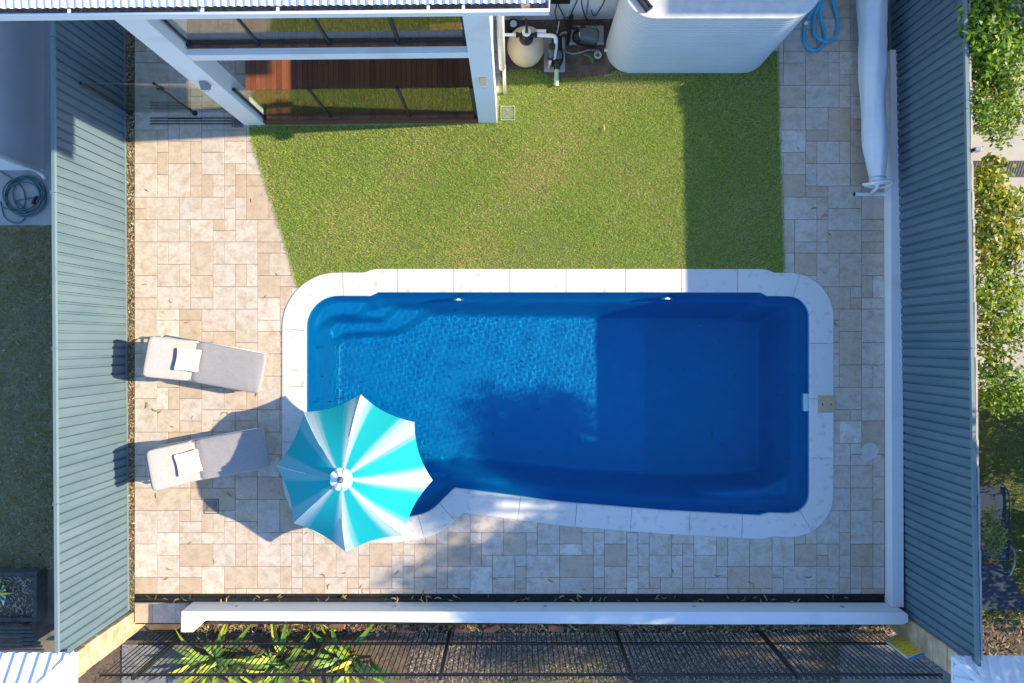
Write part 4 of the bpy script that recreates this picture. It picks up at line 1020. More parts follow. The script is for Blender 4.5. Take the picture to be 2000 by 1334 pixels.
wc = e+Vector((0.0,-0.085,0.0))
wheel = MB().tube([wc+Vector((math.cos(a)*0.23, 0.02*math.sin(a*2), math.sin(a)*0.23)) for a in [2*math.pi*k/36 for k in range(37)]], 0.02, 8).obj('hand_wheel', M['white_metal'], rl, smooth=True)
for k in range(3): a = R(30+60*k); MB().tube([wc+Vector((math.cos(a)*0.23,0,math.sin(a)*0.23)), wc-Vector((math.cos(a)*0.23,0,math.sin(a)*0.23))], 0.013, 6).obj('spoke', M['white_metal'], wheel, smooth=True)
f0, f1 = P(1669, 379.5, 0.03), P(1729, 378, 0.03)
MB().box(f0.x, f1.x, f0.y-0.028, f0.y+0.028, 0.004, 0.06).obj('foot_bar', M['white_metal'], rl, bevel=0.006)
MB().box(f0.x-0.012, f0.x, f0.y-0.03, f0.y+0.03, 0.002, 0.062).obj('end_cap', M['black_plastic'], rl)
MB().tube([((f0.x+f1.x)/2+0.0, f0.y, 0.04), e+Vector((0.0,-0.14,0.0))], 0.028, 10).obj('upright', M['white_metal'], rl, smooth=True)
MB().box(e.x-0.3, e.x+0.3, 6.5, 6.56, 0.004, 0.06).obj('foot_bar', M['white_metal'], rl); MB().tube([(e.x,6.53,0.04),(pa.x,6.4,0.47)], 0.028, 10).obj('upright', M['white_metal'], rl)
# blue vacuum hose
hz = smooth_path(G2([(1620,-20,0.12),(1628,8,0.06),(1636,40,0.035),(1634,66,0.035),(1622,80,0.05),(1606,79,0.075),(1592,66,0.075),(1589,45,0.05),(1594,22,0.1),(1603,2,0.25),(1604,10,0.2),(1603,32,0.1),(1609,60,0.04),(1610,78,0.035),(1602,94,0.035),(1588,98,0.035),(1574,88,0.035),(1570,68,0.035),(1574,45,0.05),(1584,22,0.1),(1596,0,0.25)]), 8)
bh = fixed('vacuum_hose', 'looped blue pool vacuum hose on the paving behind the tank', 'hose')
MB().tube(hz, [0.028+0.0025*(k % 2) for k in range(len(hz))], 10).obj('hose', M['blue_hose'], bh, smooth=True)
MB().tube([P(1597,0,0.3), P(1588,-8,0.42), P(1580,-16,0.5)], [0.035,0.045,0.05], 12).obj('hose_cuff', M['pvc'], bh, smooth=True)
MB().tube([P(1572,43,0.07), P(1577,47,0.07)], 0.034, 10).obj('hose_clip', M['pvc'], bh)

# ------------------------------------------------------------------ fallen leaves (each one a thing)
def leaf_mesh(curl, l, w, lm='leaf_fallen'):
    m = MB(); vs = []; fs = []; k = 7
    for i in range(k+1):
        s = i/k; a = curl*(s-0.5); x = (math.sin(a)/curl if abs(curl) > 1e-3 else s-0.5)*l; y = ((1-math.cos(a))/curl if abs(curl) > 1e-3 else 0)*l
        ww = w*math.sin(math.pi*min(0.98, 0.04+s*0.95))**0.8/2; nx_, ny2 = -math.sin(a), math.cos(a)
        vs += [(x+nx_*ww, y+ny2*ww, 0.006+0.010*math.sin(s*3.1)), (x-nx_*ww, y-ny2*ww, 0.003+0.004*s)]
    for i in range(k): fs.append((2*i, 2*i+1, 2*i+3, 2*i+2))
    m.add(vs, fs); return m.mesh('fallen_leaf', M[lm])
lms = [leaf_mesh(c, l, w) for c, l, w in ((1.5,0.13,0.020),(0.6,0.11,0.018),(2.4,0.14,0.020),(-1.2,0.12,0.024),(0.2,0.09,0.022))]
wms = [leaf_mesh(c, l, w, 'leaf_wet') for c, l, w in ((1.5,0.13,0.020),(0.6,0.11,0.018),(2.2,0.12,0.020),(-1.0,0.13,0.022))]
lr = random.Random(3)
def drop(pts_, label, group, z=0.0, sc=1.0):
    for (x, y) in pts_:
        p = P(x, y, z); o = inst('fallen_leaf', lr.choice(wms if 'pool' in group else lms), None, p, (lr.gauss(0,0.08), lr.gauss(0,0.08), lr.uniform(0, 6.28)), (sc*lr.uniform(0.75, 1.15),)*3)
        tag(o, label, 'leaf', group)
pat = [(286,372),(540,536),(363,630),(372,671),(371,668),(548,650),(500,770),(336,833),(288,792),(303,802),(311,805),(375,815),(435,806),(445,808),(433,870),(330,1112),(325,1131),(420,1097),(370,1060),(306,968),(333,590),(447,965),(283,555),(492,392),(598,1040),(517,580)]
wlk = [(640,1145),(672,1120),(706,1145),(707,1155),(777,1118),(632,1122),(825,1103),(827,1157),(965,1130),(981,1083),(865,1010),(1315,1115),(1402,1125),(1465,1138),(1471,1146),(1528,1040),(1580,1128),(1615,1165),(1140,1150),(1075,1135)]
pth = [(1610,420),(1589,406),(1620,458),(1631,632),(1708,712),(1725,890),(1585,610),(1683,360),(1560,290)]
drop(pat, 'curled gum leaf lying on the sunlit patio paving', 'fallen leaves on the patio')
drop(wlk, 'curled gum leaf lying on the walkway below the pool', 'fallen leaves on the walkway')
drop(pth, 'dry gum leaf lying on the shaded side path', 'fallen leaves on the side path')
drop([(290+lr.random()*1430, 1163+lr.random()*12) for _ in range(60)]+[(290,1165),(305,1166),(360,1171),(372,1163),(445,1167),(770,1168),(777,1172)], 'dry gum leaf caught in the long slot drain', 'leaves in the slot drain', 0.002)
pool_in = np.array(inner)
cand = [(lr.uniform(600,1580), lr.uniform(575,1005)) for _ in range(300)]
ok_ = sdf(np.array([tuple(P(x, y, -0.09)[:2]) for x, y in cand]), inner) > 0.25
floaters = [c for c, k in zip(cand, ok_) if k][:70]+[(1440,1001),(1452,1000),(1463,999),(1425,998),(1483,998),(1000,712),(1010,718),(1018,705),(965,745),(985,735)]
drop(floaters, 'thin gum leaf floating on the pool water', 'leaves floating in the pool', -0.125, 0.8)
lawnpts = [(1350,150),(1332,165),(1425,205),(1180,250),(880,265),(1290,352),(700,300),(620,410)]
drop(lawnpts, 'pale gum leaf lying on the lawn', 'leaves on the lawn', 0.04)

# ------------------------------------------------------------------ strip below the white wall: soil, litter, bricks, picket fence, plants
bed('lower_bed', [(150,1205),(1880,1205),(1880,1420),(150,1420)], -0.495, M['soil'])
MIX = [(0.40,0.31,0.22),(0.50,0.42,0.33),(0.26,0.18,0.13),(0.60,0.53,0.45),(0.15,0.11,0.08),(0.36,0.33,0.30),(0.48,0.47,0.46)]
litter('leaf_litter', gpoly([(380,1214),(1770,1214),(1790,1236),(360,1236)], -0.49), 3600, 'dry leaves heaped along the outside of the white wall', -0.49, 0.11, None, 0.09)
litter('mulch', gpoly([(800,1225),(1560,1225),(1570,1360),(800,1360)], -0.49), 15000, 'shredded bark mulch behind the black picket fence', -0.492, 0.05, MIX, 0.05)
litter('mulch', gpoly([(200,1225),(820,1225),(820,1360),(180,1360)], -0.49), 2200, 'dark mulch under the strap leaved plants', -0.492, 0.05, [(0.09,0.07,0.05),(0.15,0.11,0.08),(0.2,0.16,0.12)], 0.05)
litter('mulch', gpoly([(1540,1225),(1860,1225),(1880,1360),(1550,1360)], -0.49), 2600, 'leaf mulch beside the stone pillar in shade', -0.492, 0.06, MIX, 0.05)
grass('weed_grass', gpoly([(1000,1290),(1200,1290),(1200,1350),(1000,1350)], -0.49), 500, 0.14, 0.012, [(0.20,0.24,0.05),(0.12,0.19,0.03),(0.30,0.28,0.08)], 'tufts of green weeds in the bark mulch behind the pickets', -0.49, seed=4)
grass('weed_grass', gpoly([(1595,1250),(1700,1250),(1720,1340),(1600,1345)], -0.49), 420, 0.16, 0.012, [(0.16,0.22,0.05),(0.12,0.19,0.03),(0.26,0.25,0.08)], 'tufts of weeds beside the paved strip near the stone pillar', -0.49, seed=6)
for (x0_, x1_, y0_, y1_) in ((238,380,1258,1345),(1640,1860,1255,1345)):
    sp_ = MB(); a, b = P(x0_, y1_, -0.48), P(x1_, y0_, -0.48); st = tag(MB().box(a.x, b.x, a.y, b.y, -0.5, -0.485).obj('paved_strip', M['grout']), kind='structure')
    k = 0; xx = a.x
    while xx < b.x-0.05:
        x2 = min(xx+0.42, b.x); yy = a.y
        while yy < b.y-0.05:
            y2 = min(yy+0.42, b.y); MB().cbox(xx+0.003, x2-0.003, yy+0.003, y2-0.003, -0.485, -0.47+lr.uniform(0,0.004), 0.004).obj('paver', M['dark_paver'], st); yy += 0.42
        xx += 0.42
for k, (px_, py_) in enumerate(((505,1216),(660,1219),(797,1233),(903,1232),(960,1228),(1085,1226))):
    p = P(px_, py_, -0.45); o = MB().cbox(-0.15,0.15,-0.06,0.06,-0.05,0.06,0.012).obj('brick', M['brick']); o.location = p; o.rotation_euler = (0.1*lr.gauss(0,1), 0.1*lr.gauss(0,1), lr.gauss(0,0.25)); 
    tag(o, ['worn red brick half buried in leaves nearest the wall return', 'red brick in leaves behind the white wall, second from the wall return', 'weathered brick standing proud by the end of the strap leaves', 'red brick between two gaps in the litter under the mulch edge', 'rough brick at the edge of the bark mulch by the wall', 'last loose brick along the shaded end of the litter'][k], 'brick', 'loose bricks along the wall')
FY = P(0, 1231, -0.5)[1]
pf = fixed('picket_fence', 'black tubular metal picket fence below the white wall', 'fence')
def rail(z, name='rail'): MB().box(-6.75, 7.05, FY-0.018, FY+0.018, z-0.018, z+0.018).obj(name, M['black'], pf)
for z in (-0.44, 0.07, 1.22): rail(z)
pkm = MB().box(-0.0065,0.0065,-0.0065,0.0065,-0.46,1.36).mesh('picket', M['black'])
k = 0; x = -6.7
post_x = [P(px_, 1324, 1.3)[0] for px_ in (262, 589, 860, 1235, 1560)]
while x < 7.0:
    if min(abs(x-q) for q in post_x) > 0.045: inst('picket', pkm, pf, (x, FY+0.0, 0))
    x += 0.0905
for q in post_x:
    o = MB().box(q-0.028, q+0.028, FY-0.028, FY+0.028, -0.5, 1.33).obj('post', M['black'], pf); MB().box(q-0.03, q+0.03, FY-0.03, FY+0.03, 1.33, 1.345).obj('post_cap', M['black'], o)
# safety sign tied to the pickets
sg = fixed('safety_sign', 'curled yellow and white safety sign with blue border on the picket fence', 'sign')
def sgp(u, v):   # u across 0..1, v up 0..1; bowed sheet on the fence
    return Vector((P(1742,1262,0.2)[0]-0.04+u*0.70, FY+0.03+0.12*math.sin(math.pi*u), 0.02+v*0.80))
def sgpatch(name, u0, u1, v0, v1, m, off):
    vs = []; fs = []; nu_ = 10
    for i in range(nu_+1):
        u = u0+(u1-u0)*i/nu_
        for v in (v0, v1): p = sgp(u, v); p.y += off; vs.append(p)
    for i in range(nu_): fs.append((2*i, 2*i+2, 2*i+3, 2*i+1))
    mm = MB(); mm.add(vs, fs); return mm.obj(name, m, sg, smooth=True)
yel = mat('sign_yellow', (0.72,0.50,0.03), 0.5); blu = mat('sign_blue', (0.05,0.22,0.55), 0.5); prn = mat('sign_print', (0.25,0.25,0.25), 0.6)
sgpatch('board', 0, 1, 0, 1, M['white_metal'], 0.0); sgpatch('border', 0, 1, 0.90, 1.0, blu, 0.004); sgpatch('border', 0, 1, 0.0, 0.03, blu, 0.004)
sgpatch('yellow_panel', 0.04, 0.60, 0.05, 0.88, yel, 0.004); sgpatch('yellow_panel', 0.60, 0.97, 0.72, 0.88, yel, 0.004)
for r_ in range(5):
    for c_ in range(3): sgpatch('print_line', 0.09+c_*0.16, 0.09+c_*0.16+lr.uniform(0.05,0.11), 0.12+r_*0.15, 0.15+r_*0.15, prn, 0.006)
for r_ in range(7): sgpatch('print_line', 0.64, 0.64+lr.uniform(0.18,0.3), 0.10+r_*0.085, 0.118+r_*0.085, prn, 0.006)
# strap leaved plants: every leaf a part
def strap_mesh(l, w, arch, k=7):
    m = MB(); vs = []; fs = []
    for i in range(k+1):
        s = i/k; x = l*(0.35*s+0.65*s*s*arch); z = l*(1.0*s-0.72*arch*s*s); ww = w*(0.35+0.65*math.sin(math.pi*min(1, s*0.85+0.1)))*(1-s**6)/2
        vs += [(x, ww, z+0.25*ww), (x, 0, z), (x, -ww, z+0.25*ww)]
    for i in range(k): fs += [(3*i, 3*i+1, 3*i+4, 3*i+3), (3*i+1, 3*i+2, 3*i+5, 3*i+4)]
    m.add(vs, fs); return m.mesh('leaf', M['strap_leaf'], True)
sms = [strap_mesh(l, w, a) for l, w, a in ((0.80,0.12,0.9),(0.95,0.13,1.05),(0.7,0.11,0.8),(0.9,0.11,1.2),(0.6,0.10,0.5))]
for (px_, py_, cnt, lab) in ((430,1282,40,'strap leaved clump nearest the paved strip behind the pickets'),(560,1292,42,'strap leaved clump in the middle of the row behind the pickets'),(680,1280,46,'bright strap leaved clump at the mulch end of the row')):
    p = P(px_, py_, -0.49); t = thing('strap_plant', lab, 'plant', p, 0, 'strap leaved plants')
    for k in range(cnt):
        a = lr.uniform(0, 6.28); d = lr.uniform(0, 0.42)
        inst('leaf', lr.choice(sms), t, (math.cos(a)*d+lr.gauss(0,0.08), math.sin(a)*d*0.6, 0), (lr.gauss(0,0.1), lr.uniform(-0.5,0.15), a+lr.gauss(0,0.4)), (lr.uniform(0.5,0.95),)*3)
# stone pillars with small ribbed hip roofs
def pillar(x0, x1, lab1, lab2, side):
    t = fixed('stone_pillar', lab1, 'pillar'); y1_ = P(0,1196,0)[1]; y0_ = y1_-0.42; z = -0.55; k = 0
    while z < 1.8:
        h = 0.36+0.06*(k % 2); z2 = min(z+h, 1.86); o_ = lr.uniform(-0.012, 0.012)
        MB().box(x0+o_, x1+o_, y0_+lr.uniform(-0.01,0.01), y1_+lr.uniform(-0.01,0.01), z+0.004, z2-0.004).obj('stone', M['sandstone'], t, bevel=0.02); z = z2; k += 1
    r = fixed('hip_roof', lab2, 'roof'); ez = 1.93
    ex = P(150,0,ez)[0] if side < 0 else P(1860,0,ez)[0]; S = 1.42; ys = P(0,1274 if side < 0 else 1281,ez)[1]
    cx__ = ex+side*S/2; cy__ = ys-S/2; az = ez+0.42
    def face(ang, name):
        Mz = Matrix.Translation((cx__, cy__, 0)) @ Matrix.Rotation(ang, 4, 'Z'); vs = []; fs = []; prof_ = []
        xw = -S/2
        while xw < S/2-1e-6:
            for (dx_, o) in ((0,0),(0.11,0),(0.125,0.04),(0.165,0.04),(0.18,0)):
                if xw+dx_ <= S/2+1e-6: prof_.append((xw+dx_, o))
            xw += 0.19
        if prof_[-1][0] < S/2: prof_.append((S/2, 0))
        for (xx, o) in prof_:
            tmax = 1-abs(xx)/(S/2)
            vs += [Mz @ Vector((xx, S/2, ez+o)), Mz @ Vector((xx, S/2*(1-tmax), ez+o+(az-ez)*tmax))]
        for i in range(len(prof_)-1): fs.append((2*i, 2*i+2, 2*i+3, 2*i+1))
        mm = MB(); mm.add(vs, fs); mm.obj(name, M['roof'], r)
    for q in range(4): face(q*math.pi/2, 'roof_sheet')
    for sx in (-1,1):
        for sy in (-1,1): 
            mm = MB(); a = Vector((cx__+sx*S/2, cy__+sy*S/2, ez+0.025)); b = Vector((cx__, cy__, az+0.03)); d = (b-a).normalized(); sd = Vector((-d.y, d.x, 0)).normalized()*0.055
            mm.add([a+sd+Vector((0,0,-0.01)), a+Vector((0,0,0.014)), a-sd+Vector((0,0,-0.01)), b+sd+Vector((0,0,-0.01)), b+Vector((0,0,0.014)), b-sd+Vector((0,0,-0.01))], [(0,1,4,3),(1,2,5,4)]); mm.obj('hip_cap', M['roof'], r)
    MB().box(cx__-S/2+0.02, cx__+S/2-0.02, cy__-S/2+0.02, cy__+S/2-0.02, ez-0.06, ez-0.004).obj('eave_frame', M['white'], r)
pillar(-7.18, -6.88, 'sunlit sandstone block pillar at the end of the pale fence', 'white ribbed hip roof catching the sun beside the pale fence', -1)
pillar(7.02, 7.36, 'shaded sandstone block pillar at the end of the dark fence', 'white ribbed hip roof in shade beside the dark fence', +1)

# ------------------------------------------------------------------ neighbour on the sunlit fence side
nb = fixed('neighbour_house', 'pale rendered wall of the neighbouring house beyond the sunlit fence', 'house')
nx0 = P(86,0)[0]; ny0 = P(0,333)[1]
MB().box(nx0-5, nx0, ny0, 14, -0.03, 2.3).obj('wall', mat('neighbour_render', (0.80,0.78,0.78), 0.8, (0.84,0.82,0.82), 3, bump=0.2, bscale=60), nb)
MB().tube([(nx0+0.03, ny0-0.05, 2.3), (nx0+0.03, ny0-0.05, 0.25), (nx0+0.06, ny0-0.10, 0.12), (nx0+0.08, ny0-0.16, 0.08)], 0.045, 12).obj('downpipe', M['pvc'], nb, smooth=True)
a, b = P(-60,440,0), P(96,250,0)
tag(MB().cbox(-14, b.x+0.12, a.y, 14, -0.06, -0.006, 0.006).obj('concrete_path', M['concrete']), kind='structure')
hp = []
for k in range(150):
    a_ = k*0.26; r_ = 0.33+0.05*math.sin(k*0.11)+0.03*math.sin(k*0.47); hp.append((P(52,383,0)[0]+r_*math.cos(a_)+0.04*math.sin(k*0.05), P(52,383,0)[1]+r_*0.95*math.sin(a_), 0.012+0.008*(k % 24)/24+0.0022*k/6))
hp = [tuple(p) for p in smooth_path(G2([(-30,300,0.02),(0,333,0.015),(25,350,0.015),(45,370,0.02),(48,400,0.03),(30,410,0.02),(5,405,0.02),(2,395,0.02),(10,425,0.015),(35,436,0.015),(52,420,0.015),(45,405,0.02),(28,392,0.02)]), 8)]+hp
gh = fixed('garden_hose', 'coiled teal garden hose on the concrete beyond the sunlit fence', 'hose')
MB().tube(hp, 0.012, 7).obj('hose', M['garden_hose'], gh, smooth=True)
MB().tube([P(73,383,0.10), P(67,392,0.11), P(64,399,0.11)], [0.02,0.032,0.034], 10).obj('hose_nozzle', M['black_plastic'], gh, smooth=True)
MB().tube([P(64.5,398,0.11), P(64,400,0.11)], 0.04, 12).obj('nozzle_ring', mat('orange_plastic', (0.5,0.14,0.05), 0.5), gh)
nl = gpoly([(-80,441),(108,441),(108,1112),(-80,1112)]); nm = MB(); nm.add([(x, y, -0.02) for x, y in nl], [(0,3,2,1)])
no_ = nm.obj('neighbour_lawn', mat('thin_lawn_soil', (0.22,0.18,0.11), 0.95, (0.30,0.25,0.16), 4, bump=0.5, bscale=40)); tag(no_, kind='structure')
if no_.data.polygons[0].normal.z < 0: no_.data.flip_normals()
grass('lawn_grass', nl, 3200, 0.05, 0.009, [(0.46,0.35,0.13),(0.32,0.31,0.09),(0.24,0.27,0.06),(0.48,0.37,0.15)], 'thin shaded grass on the neighbouring yard beyond the sunlit fence', -0.02, seed=12)
litter('leaf_litter', gpoly([(-60,900),(105,900),(105,1125),(-60,1125)]), 260, 'scattered pale leaves at the end of the neighbouring lawn', -0.01, 0.09)
litter('leaf_litter', gpoly([(-60,450),(105,450),(105,900),(-60,900)]), 70, 'few pale leaves on the neighbouring lawn', -0.01, 0.1)
pn = fixed('raised_planter', 'dark timber raised planter beyond the sunlit fence', 'planter')
a, b = P(-60,1215,0.25), P(72,1118,0.25)
for (x0_, x1_, y0_, y1_) in ((a.x,b.x,b.y-0.07,b.y),(b.x-0.07,b.x,a.y,b.y-0.072),(a.x,b.x-0.072,a.y,a.y+0.07)): MB().box(x0_, x1_, y0_, y1_, -0.05, 0.25).obj('board', M['dark_timber'], pn, bevel=0.006)
MB().box(a.x, b.x-0.075, a.y+0.075, b.y-0.075, -0.05, 0.17).obj('soil_fill', M['soil'], pn)
litter('mulch', [(a.x,a.y+0.08),(b.x-0.08,a.y+0.08),(b.x-0.08,b.y-0.08),(a.x,b.y-0.08)], 700, 'leaf mulch filling the dark raised planter', 0.17, 0.07, MIX)
pl_ = thing('young_plant', 'bright green young plant in a white collar in the raised planter', 'plant', P(-2,1158,0.2))
for k in range(9): inst('leaf', sms[2], pl_, (0,0,0), (0, 0.5, k*0.7), (0.42,)*3)
for sgn in (0.6, -0.5):
    m = MB(); m.add([(0,0,0.02),(0.16,sgn*0.1,0.05),(0.1,sgn*0.34-0.05,0.03)], [(0,1,2)]); m.add([(0,0,0.01),(0.16,sgn*0.1,0.04),(0.1,sgn*0.34-0.05,0.02)], [(0,2,1)]); m.obj('collar', M['pvc'], pl_)
sl = fixed('slatted_bench', 'grey slatted timber bench beyond the sunlit fence', 'bench')
a, b = P(-80,1275,0.3), P(86,1222,0.3)
for k in range(7): yy = a.y+(b.y-a.y)*k/7; MB().box(a.x, b.x-0.04*k, yy, yy+0.052, 0.27, 0.30).obj('slat', M['dark_timber'], sl)
for xx in (a.x+0.1, b.x-0.4): MB().box(xx, xx+0.06, a.y, b.y, -0.5, 0.268).obj('leg_frame', M['dark_timber'], sl)

# ------------------------------------------------------------------ neighbour on the shaded fence side
a = P(1885,760,0); tag(MB().cbox(7.28, 13, a.y, 14, -0.06, -0.004, 0.004).obj('neighbour_terrace', M['pale_concrete']), kind='structure')
jm = MB()
for yy in (5.6, 4.0, 2.62, 1.2, 0.1): jm.box(7.3, 13, yy, yy+0.012, -0.003, -0.001)
gr_ = fixed('floor_grille', 'dark slatted floor grille across the neighbouring terrace', 'grille')
a, b = P(1898,346,0), P(2030,314,0)
MB().box(a.x, b.x, a.y, b.y, -0.003, 0.004).obj('tray', M['black'], gr_)
for k in range(24): xx = a.x+(b.x-a.x)*k/24; MB().add([(xx, a.y+0.02, 0.012),(xx+0.012, a.y+0.02, 0.012),(xx+0.10, b.y-0.02, 0.012),(xx+0.088, b.y-0.02, 0.012)], [(0,1,2,3)]).obj('slat', M['grey_plastic'], gr_)
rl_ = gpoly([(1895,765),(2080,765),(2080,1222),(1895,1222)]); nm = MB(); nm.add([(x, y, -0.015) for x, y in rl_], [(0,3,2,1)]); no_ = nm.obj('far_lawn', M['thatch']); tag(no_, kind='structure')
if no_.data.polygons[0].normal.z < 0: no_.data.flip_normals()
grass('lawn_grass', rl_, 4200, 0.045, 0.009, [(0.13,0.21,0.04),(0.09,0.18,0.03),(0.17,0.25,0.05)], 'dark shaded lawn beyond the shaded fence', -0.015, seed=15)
litter('leaf_litter', gpoly([(1915,1190),(2060,1190),(2060,1222),(1915,1222)], -0.03), 260, 'heap of dry leaves below the neighbouring sun chair', -0.03, 0.13)
drop([(1955,828),(1962,832),(1946,940),(1930,935),(1938,945),(1985,980),(1990,1075)], 'pale leaf on the dark lawn beyond the shaded fence', 'leaves on the far lawn', 0.03)
bed('shaded_bed', [(1898,1222),(2090,1222),(2090,1345),(1898,1345)], -0.02, M['soil'])
litter('leaf_litter', gpoly([(1900,1222),(2060,1222),(2060,1330),(1900,1330)], -0.02), 500, 'twigs and dark leaves on the soil below the far lawn', -0.018, 0.14, [(0.16,0.11,0.07),(0.24,0.17,0.10),(0.09,0.065,0.045),(0.34,0.27,0.18)])
lc = fixed('sling_lounger', 'blue grey sling sun chair beyond the shaded fence', 'sun lounger')
def slab(pts4, th, name):
    m = MB(); v = [P(x, y, z) for x, y, z in pts4]; m.add(v+[p-Vector((0,0,th)) for p in v], [(0,1,2,3),(7,6,5,4),(0,4,5,1),(1,5,6,2),(2,6,7,3),(3,7,4,0)]); return m.obj(name, M['blue_sling'], lc)
slab([(1905,948,0.75),(1964,951,0.75),(1971,1096,0.36),(1905,1093,0.36)], 0.012, 'back_sling')
slab([(1905,1100,0.34),(1966,1102,0.34),(2010,1192,0.30),(1918,1192,0.30)], 0.012, 'seat_sling')
MB().tube(smooth_path(G2([(1945,938,0.76),(1962,948,0.78),(1972,975,0.72),(1972,1030,0.58),(1971,1095,0.37)])), 0.014, 8).obj('frame_rail', M['blue_sling'], lc, smooth=True)
MB().tube(smooth_path(G2([(1970,1062,0.42),(1982,1080,0.55),(1980,1105,0.55),(1972,1124,0.34)])), 0.016, 8).obj('arm_rest', mat('blue_frame', (0.14,0.22,0.33), 0.4), lc, smooth=True)
for (x, y) in ((1925,960),(1965,1150),(1995,1185)): MB().tube([P(x,y,0.0), P(x,y,0.32)], 0.014, 8).obj('leg', M['blue_sling'], lc)
sg_ = MB().box(P(1992,1115,0.3)[0], P(2010,1115,0.3)[0], P(0,1128,0.3)[1], P(0,1118,0.3)[1], 0.28, 0.3)

# ------------------------------------------------------------------ trees and shrubs
def leaf_cloud(centres, radii, counts, size, cols, shape=2.2, sun_cols=None):
    V = []; Cc = []
    for c, r, k in zip(centres, radii, counts):
        u = rng.normal(0, 1, (k, 3)); u /= np.linalg.norm(u, axis=1)[:, None]; rr = rng.uniform(0, 1, k)**(1/2.2)*(1+0.22*np.abs(rng.normal(0, 1, k))*(rng.uniform(0, 1, k) < 0.35))
        p = np.asarray(c)+u*rr[:, None]*np.asarray(r); nrm = u*0.6+rng.normal(0, 0.6, (k, 3))+np.array([0.1,0,0.55]); nrm /= np.linalg.norm(nrm, axis=1)[:, None]
        t = np.cross(nrm, rng.normal(0, 1, (k, 3))); t /= np.linalg.norm(t, axis=1)[:, None]; b = np.cross(nrm, t)
        l = (size*rng.uniform(0.6, 1.35, k))[:, None]; w = l/shape
        V.append(np.stack([p-t*l/2, p+b*w/2+nrm*l*0.05, p+t*l/2, p-b*w/2+nrm*l*0.05], 1).reshape(-1, 3))
        cs = np.asarray(cols); tone = rng.uniform(0.75, 1.25); col = cs[rng.integers(0, len(cs), k)]*rng.uniform(0.7, 1.25, (k, 1))*tone
        Cc.append(np.repeat(col, 4, axis=0))
    V = np.concatenate(V); return V, np.arange(len(V)).reshape(-1, 4), np.concatenate(Cc)
def tree(name, label, group, basep, clumps, size, cols, density, trunk_r, shape=2.2, cat='tree'):
    t = fixed(name, label, cat, group); b = Vector(basep); m = MB()
    top = Vector(np.mean([c for c, _ in clumps], axis=0)); fork = b.lerp(top, 0.45)+Vector((0.03,0.05,0))
    m.tube([b, b.lerp(fork, 0.5)+Vector((0.02,-0.02,0)), fork], [trunk_r, trunk_r*0.85, trunk_r*0.7], 8)
    tr = m.obj('trunk', M['bark'], t, smooth=True)
    for c, r in clumps:
        c = Vector(c); mid = fork.lerp(c, 0.55)+Vector((lr.gauss(0,0.05), lr.gauss(0,0.05), 0.05))
        MB().tube([fork, mid, c+Vector((0,0,r[2]*0.3))], [trunk_r*0.5, trunk_r*0.3, trunk_r*0.1], 6).obj('branch', M['bark'], tr, smooth=True)
    V, T, cc_ = leaf_cloud([c for c, _ in clumps], [r for _, r in clumps], [int(density*(r[0]*r[1]+r[1]*r[2]+r[0]*r[2])) for _, r in clumps], size, cols, shape)
    bulk('crown', V, T, M['foliage'], cc_, t, nside=4)
    return t
GRN = [(0.13,0.26,0.02),(0.20,0.33,0.02),(0.07,0.16,0.02),(0.30,0.38,0.02),(0.05,0.11,0.02)]
YEL = [(0.20,0.28,0.025),(0.40,0.38,0.02),(0.55,0.46,0.03),(0.12,0.20,0.02),(0.09,0.14,0.02)]
def cl(lst): return [(tuple(P(x, y, z-0.20)), (r*0.95, r*1.05, r*0.6)) for x, y, z, r in lst]
tree('shrub', 'dense green shrub behind the top end of the shaded fence', 'shrubs beyond the shaded fence', (7.5, 4.4, 0), cl([(1925,20,2.15,0.40),(1932,75,2.2,0.42),(1920,130,1.9,0.38),(1965,110,1.7,0.40),(1950,-20,2.0,0.45),(1975,60,1.6,0.35),(1910,60,2.25,0.26)]), 0.11, GRN, 2100, 0.05, cat='shrub')
tree('shrub', 'green shrub with yellow tips just above the floor grille', 'shrubs beyond the shaded fence', (7.5, 3.2, 0), cl([(1940,190,1.8,0.38),(1965,165,2.0,0.32),(1920,225,2.1,0.30),(1955,245,1.6,0.34),(1978,215,1.5,0.30),(1912,195,2.2,0.22)]), 0.075, GRN+[(0.24,0.27,0.02)], 2300, 0.045, cat='shrub')
tree('shrub', 'yellow leaved shrub just below the floor grille', 'shrubs beyond the shaded fence', (7.45, 1.6, 0), cl([(1930,365,2.0,0.34),(1950,420,1.9,0.38),(1925,460,2.05,0.34),(1975,400,1.5,0.30),(1960,500,1.7,0.36),(1940,335,1.7,0.26),(1985,470,1.5,0.28)]), 0.10, YEL, 2000, 0.045, cat='shrub')
tree('shrub', 'open yellow green shrub on the pale terrace near the lawn edge', 'shrubs beyond the shaded fence', (7.5, -0.2, 0), cl([(1935,545,1.9,0.36),(1955,600,1.7,0.40),(1930,650,1.8,0.32),(1980,570,1.4,0.32),(1985,650,1.4,0.34),(1945,700,1.6,0.32),(1920,590,2.1,0.22)]), 0.09, YEL+GRN, 1600, 0.05, cat='shrub')
tree('shrub', 'green shrub with bare twigs overhanging the dark lawn', 'shrubs beyond the shaded fence', (7.6, -1.1, 0), cl([(1935,775,1.3,0.26),(1965,780,1.2,0.28),(1990,770,1.2,0.30),(1930,735,1.5,0.24),(1975,740,1.4,0.28)]), 0.07, GRN, 2400, 0.04, cat='shrub')
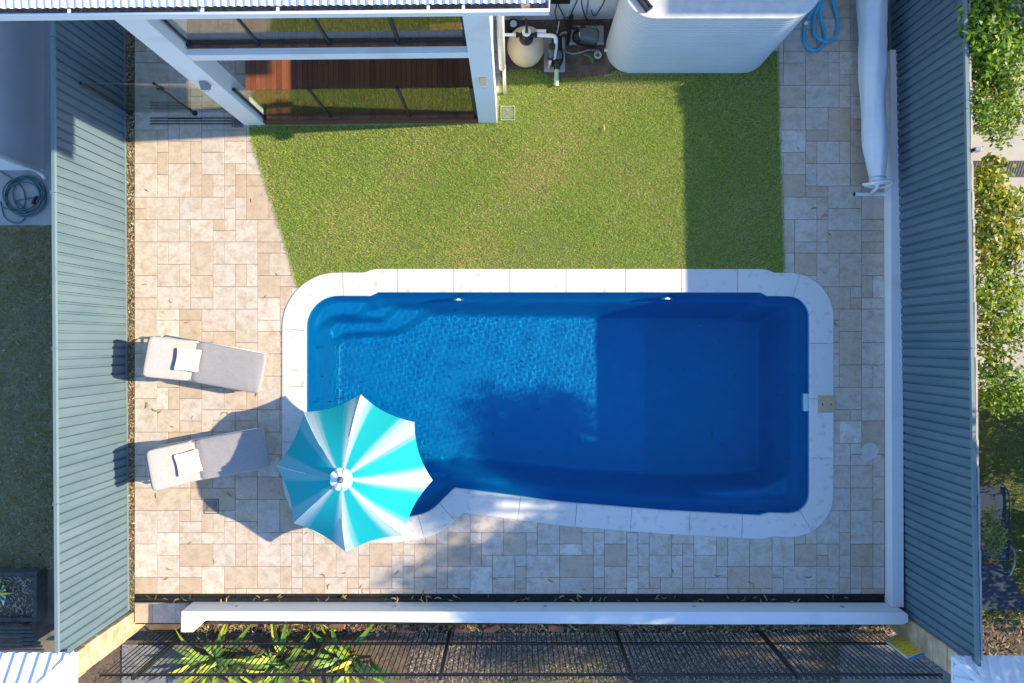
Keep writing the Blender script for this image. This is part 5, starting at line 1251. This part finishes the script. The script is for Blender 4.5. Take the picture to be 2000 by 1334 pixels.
tree('shrub', 'small feathery shrub growing over the sling sun chair', 'shrubs beyond the shaded fence', (7.45, -2.95, 0), cl([(1935,1010,1.3,0.17),(1945,1040,1.3,0.20),(1938,1070,1.25,0.18),(1955,1055,1.2,0.14),(1930,1035,1.35,0.14)]), 0.07, [(0.26,0.32,0.09),(0.32,0.38,0.12),(0.20,0.26,0.08)], 3200, 0.02, 3.0, cat='shrub')
# large gum trees standing off to the sunny side, their shade falls across the pool end and the walkway
GUM = [(0.07,0.12,0.03),(0.10,0.15,0.045),(0.06,0.10,0.03)]
def gum(x, y, zc, rx, ry, rz, k, dens, lab, zb=-0.03):
    bt = []
    for q in range(k):
        u = Vector((lr.gauss(0,1), lr.gauss(0,1), lr.gauss(0,1))).normalized()*lr.random()**0.45
        bt.append(((x+rx*u.x, y+ry*u.y, zc+rz*u.z), (lr.uniform(0.38,0.75), lr.uniform(0.38,0.8), lr.uniform(0.22,0.42))))
    tree('gum_tree', lab, 'gum trees', (x+0.2, y-0.2, zb), bt, 0.15, GUM, dens, 0.2, 3.6)
gum(11.2, -3.0, 5.0, 2.0, 2.7, 2.0, 70, 700, 'tall gum tree beyond the shaded fence shading the pool end')
gum(14.0, -6.2, 5.2, 1.9, 2.2, 2.0, 34, 480, 'second tall gum tree nearer the street shading the picket fence')
for (yy, lab) in ((-1.9, 'unseen shrub added to shade the top of the far lawn'), (-3.9, 'unseen shrub added to shade the sling sun chair')):
    tree('shrub', lab, 'added unseen shrubs beyond the far lawn', (10.6, yy, 0), [((10.6+lr.gauss(0,0.25), yy+lr.uniform(-0.9,0.9), lr.uniform(0.5,1.75)), (0.5,0.55,0.42)) for _ in range(12)], 0.11, GUM, 420, 0.06, 2.4, cat='shrub')  # shrubs out of view, added to darken the far lawn
# neighbouring house out to the sunny side
n2 = fixed('neighbour_house', 'neighbouring two storey house beyond the terrace on the shaded fence side', 'house')
MB().box(9.7, 16.0, 5.45, 14.0, -0.03, 5.9).obj('wall', M['white'], n2)
MB().box(9.5, 16.2, 5.3, 14.2, 5.9, 6.05).obj('roof', M['roof'], n2)
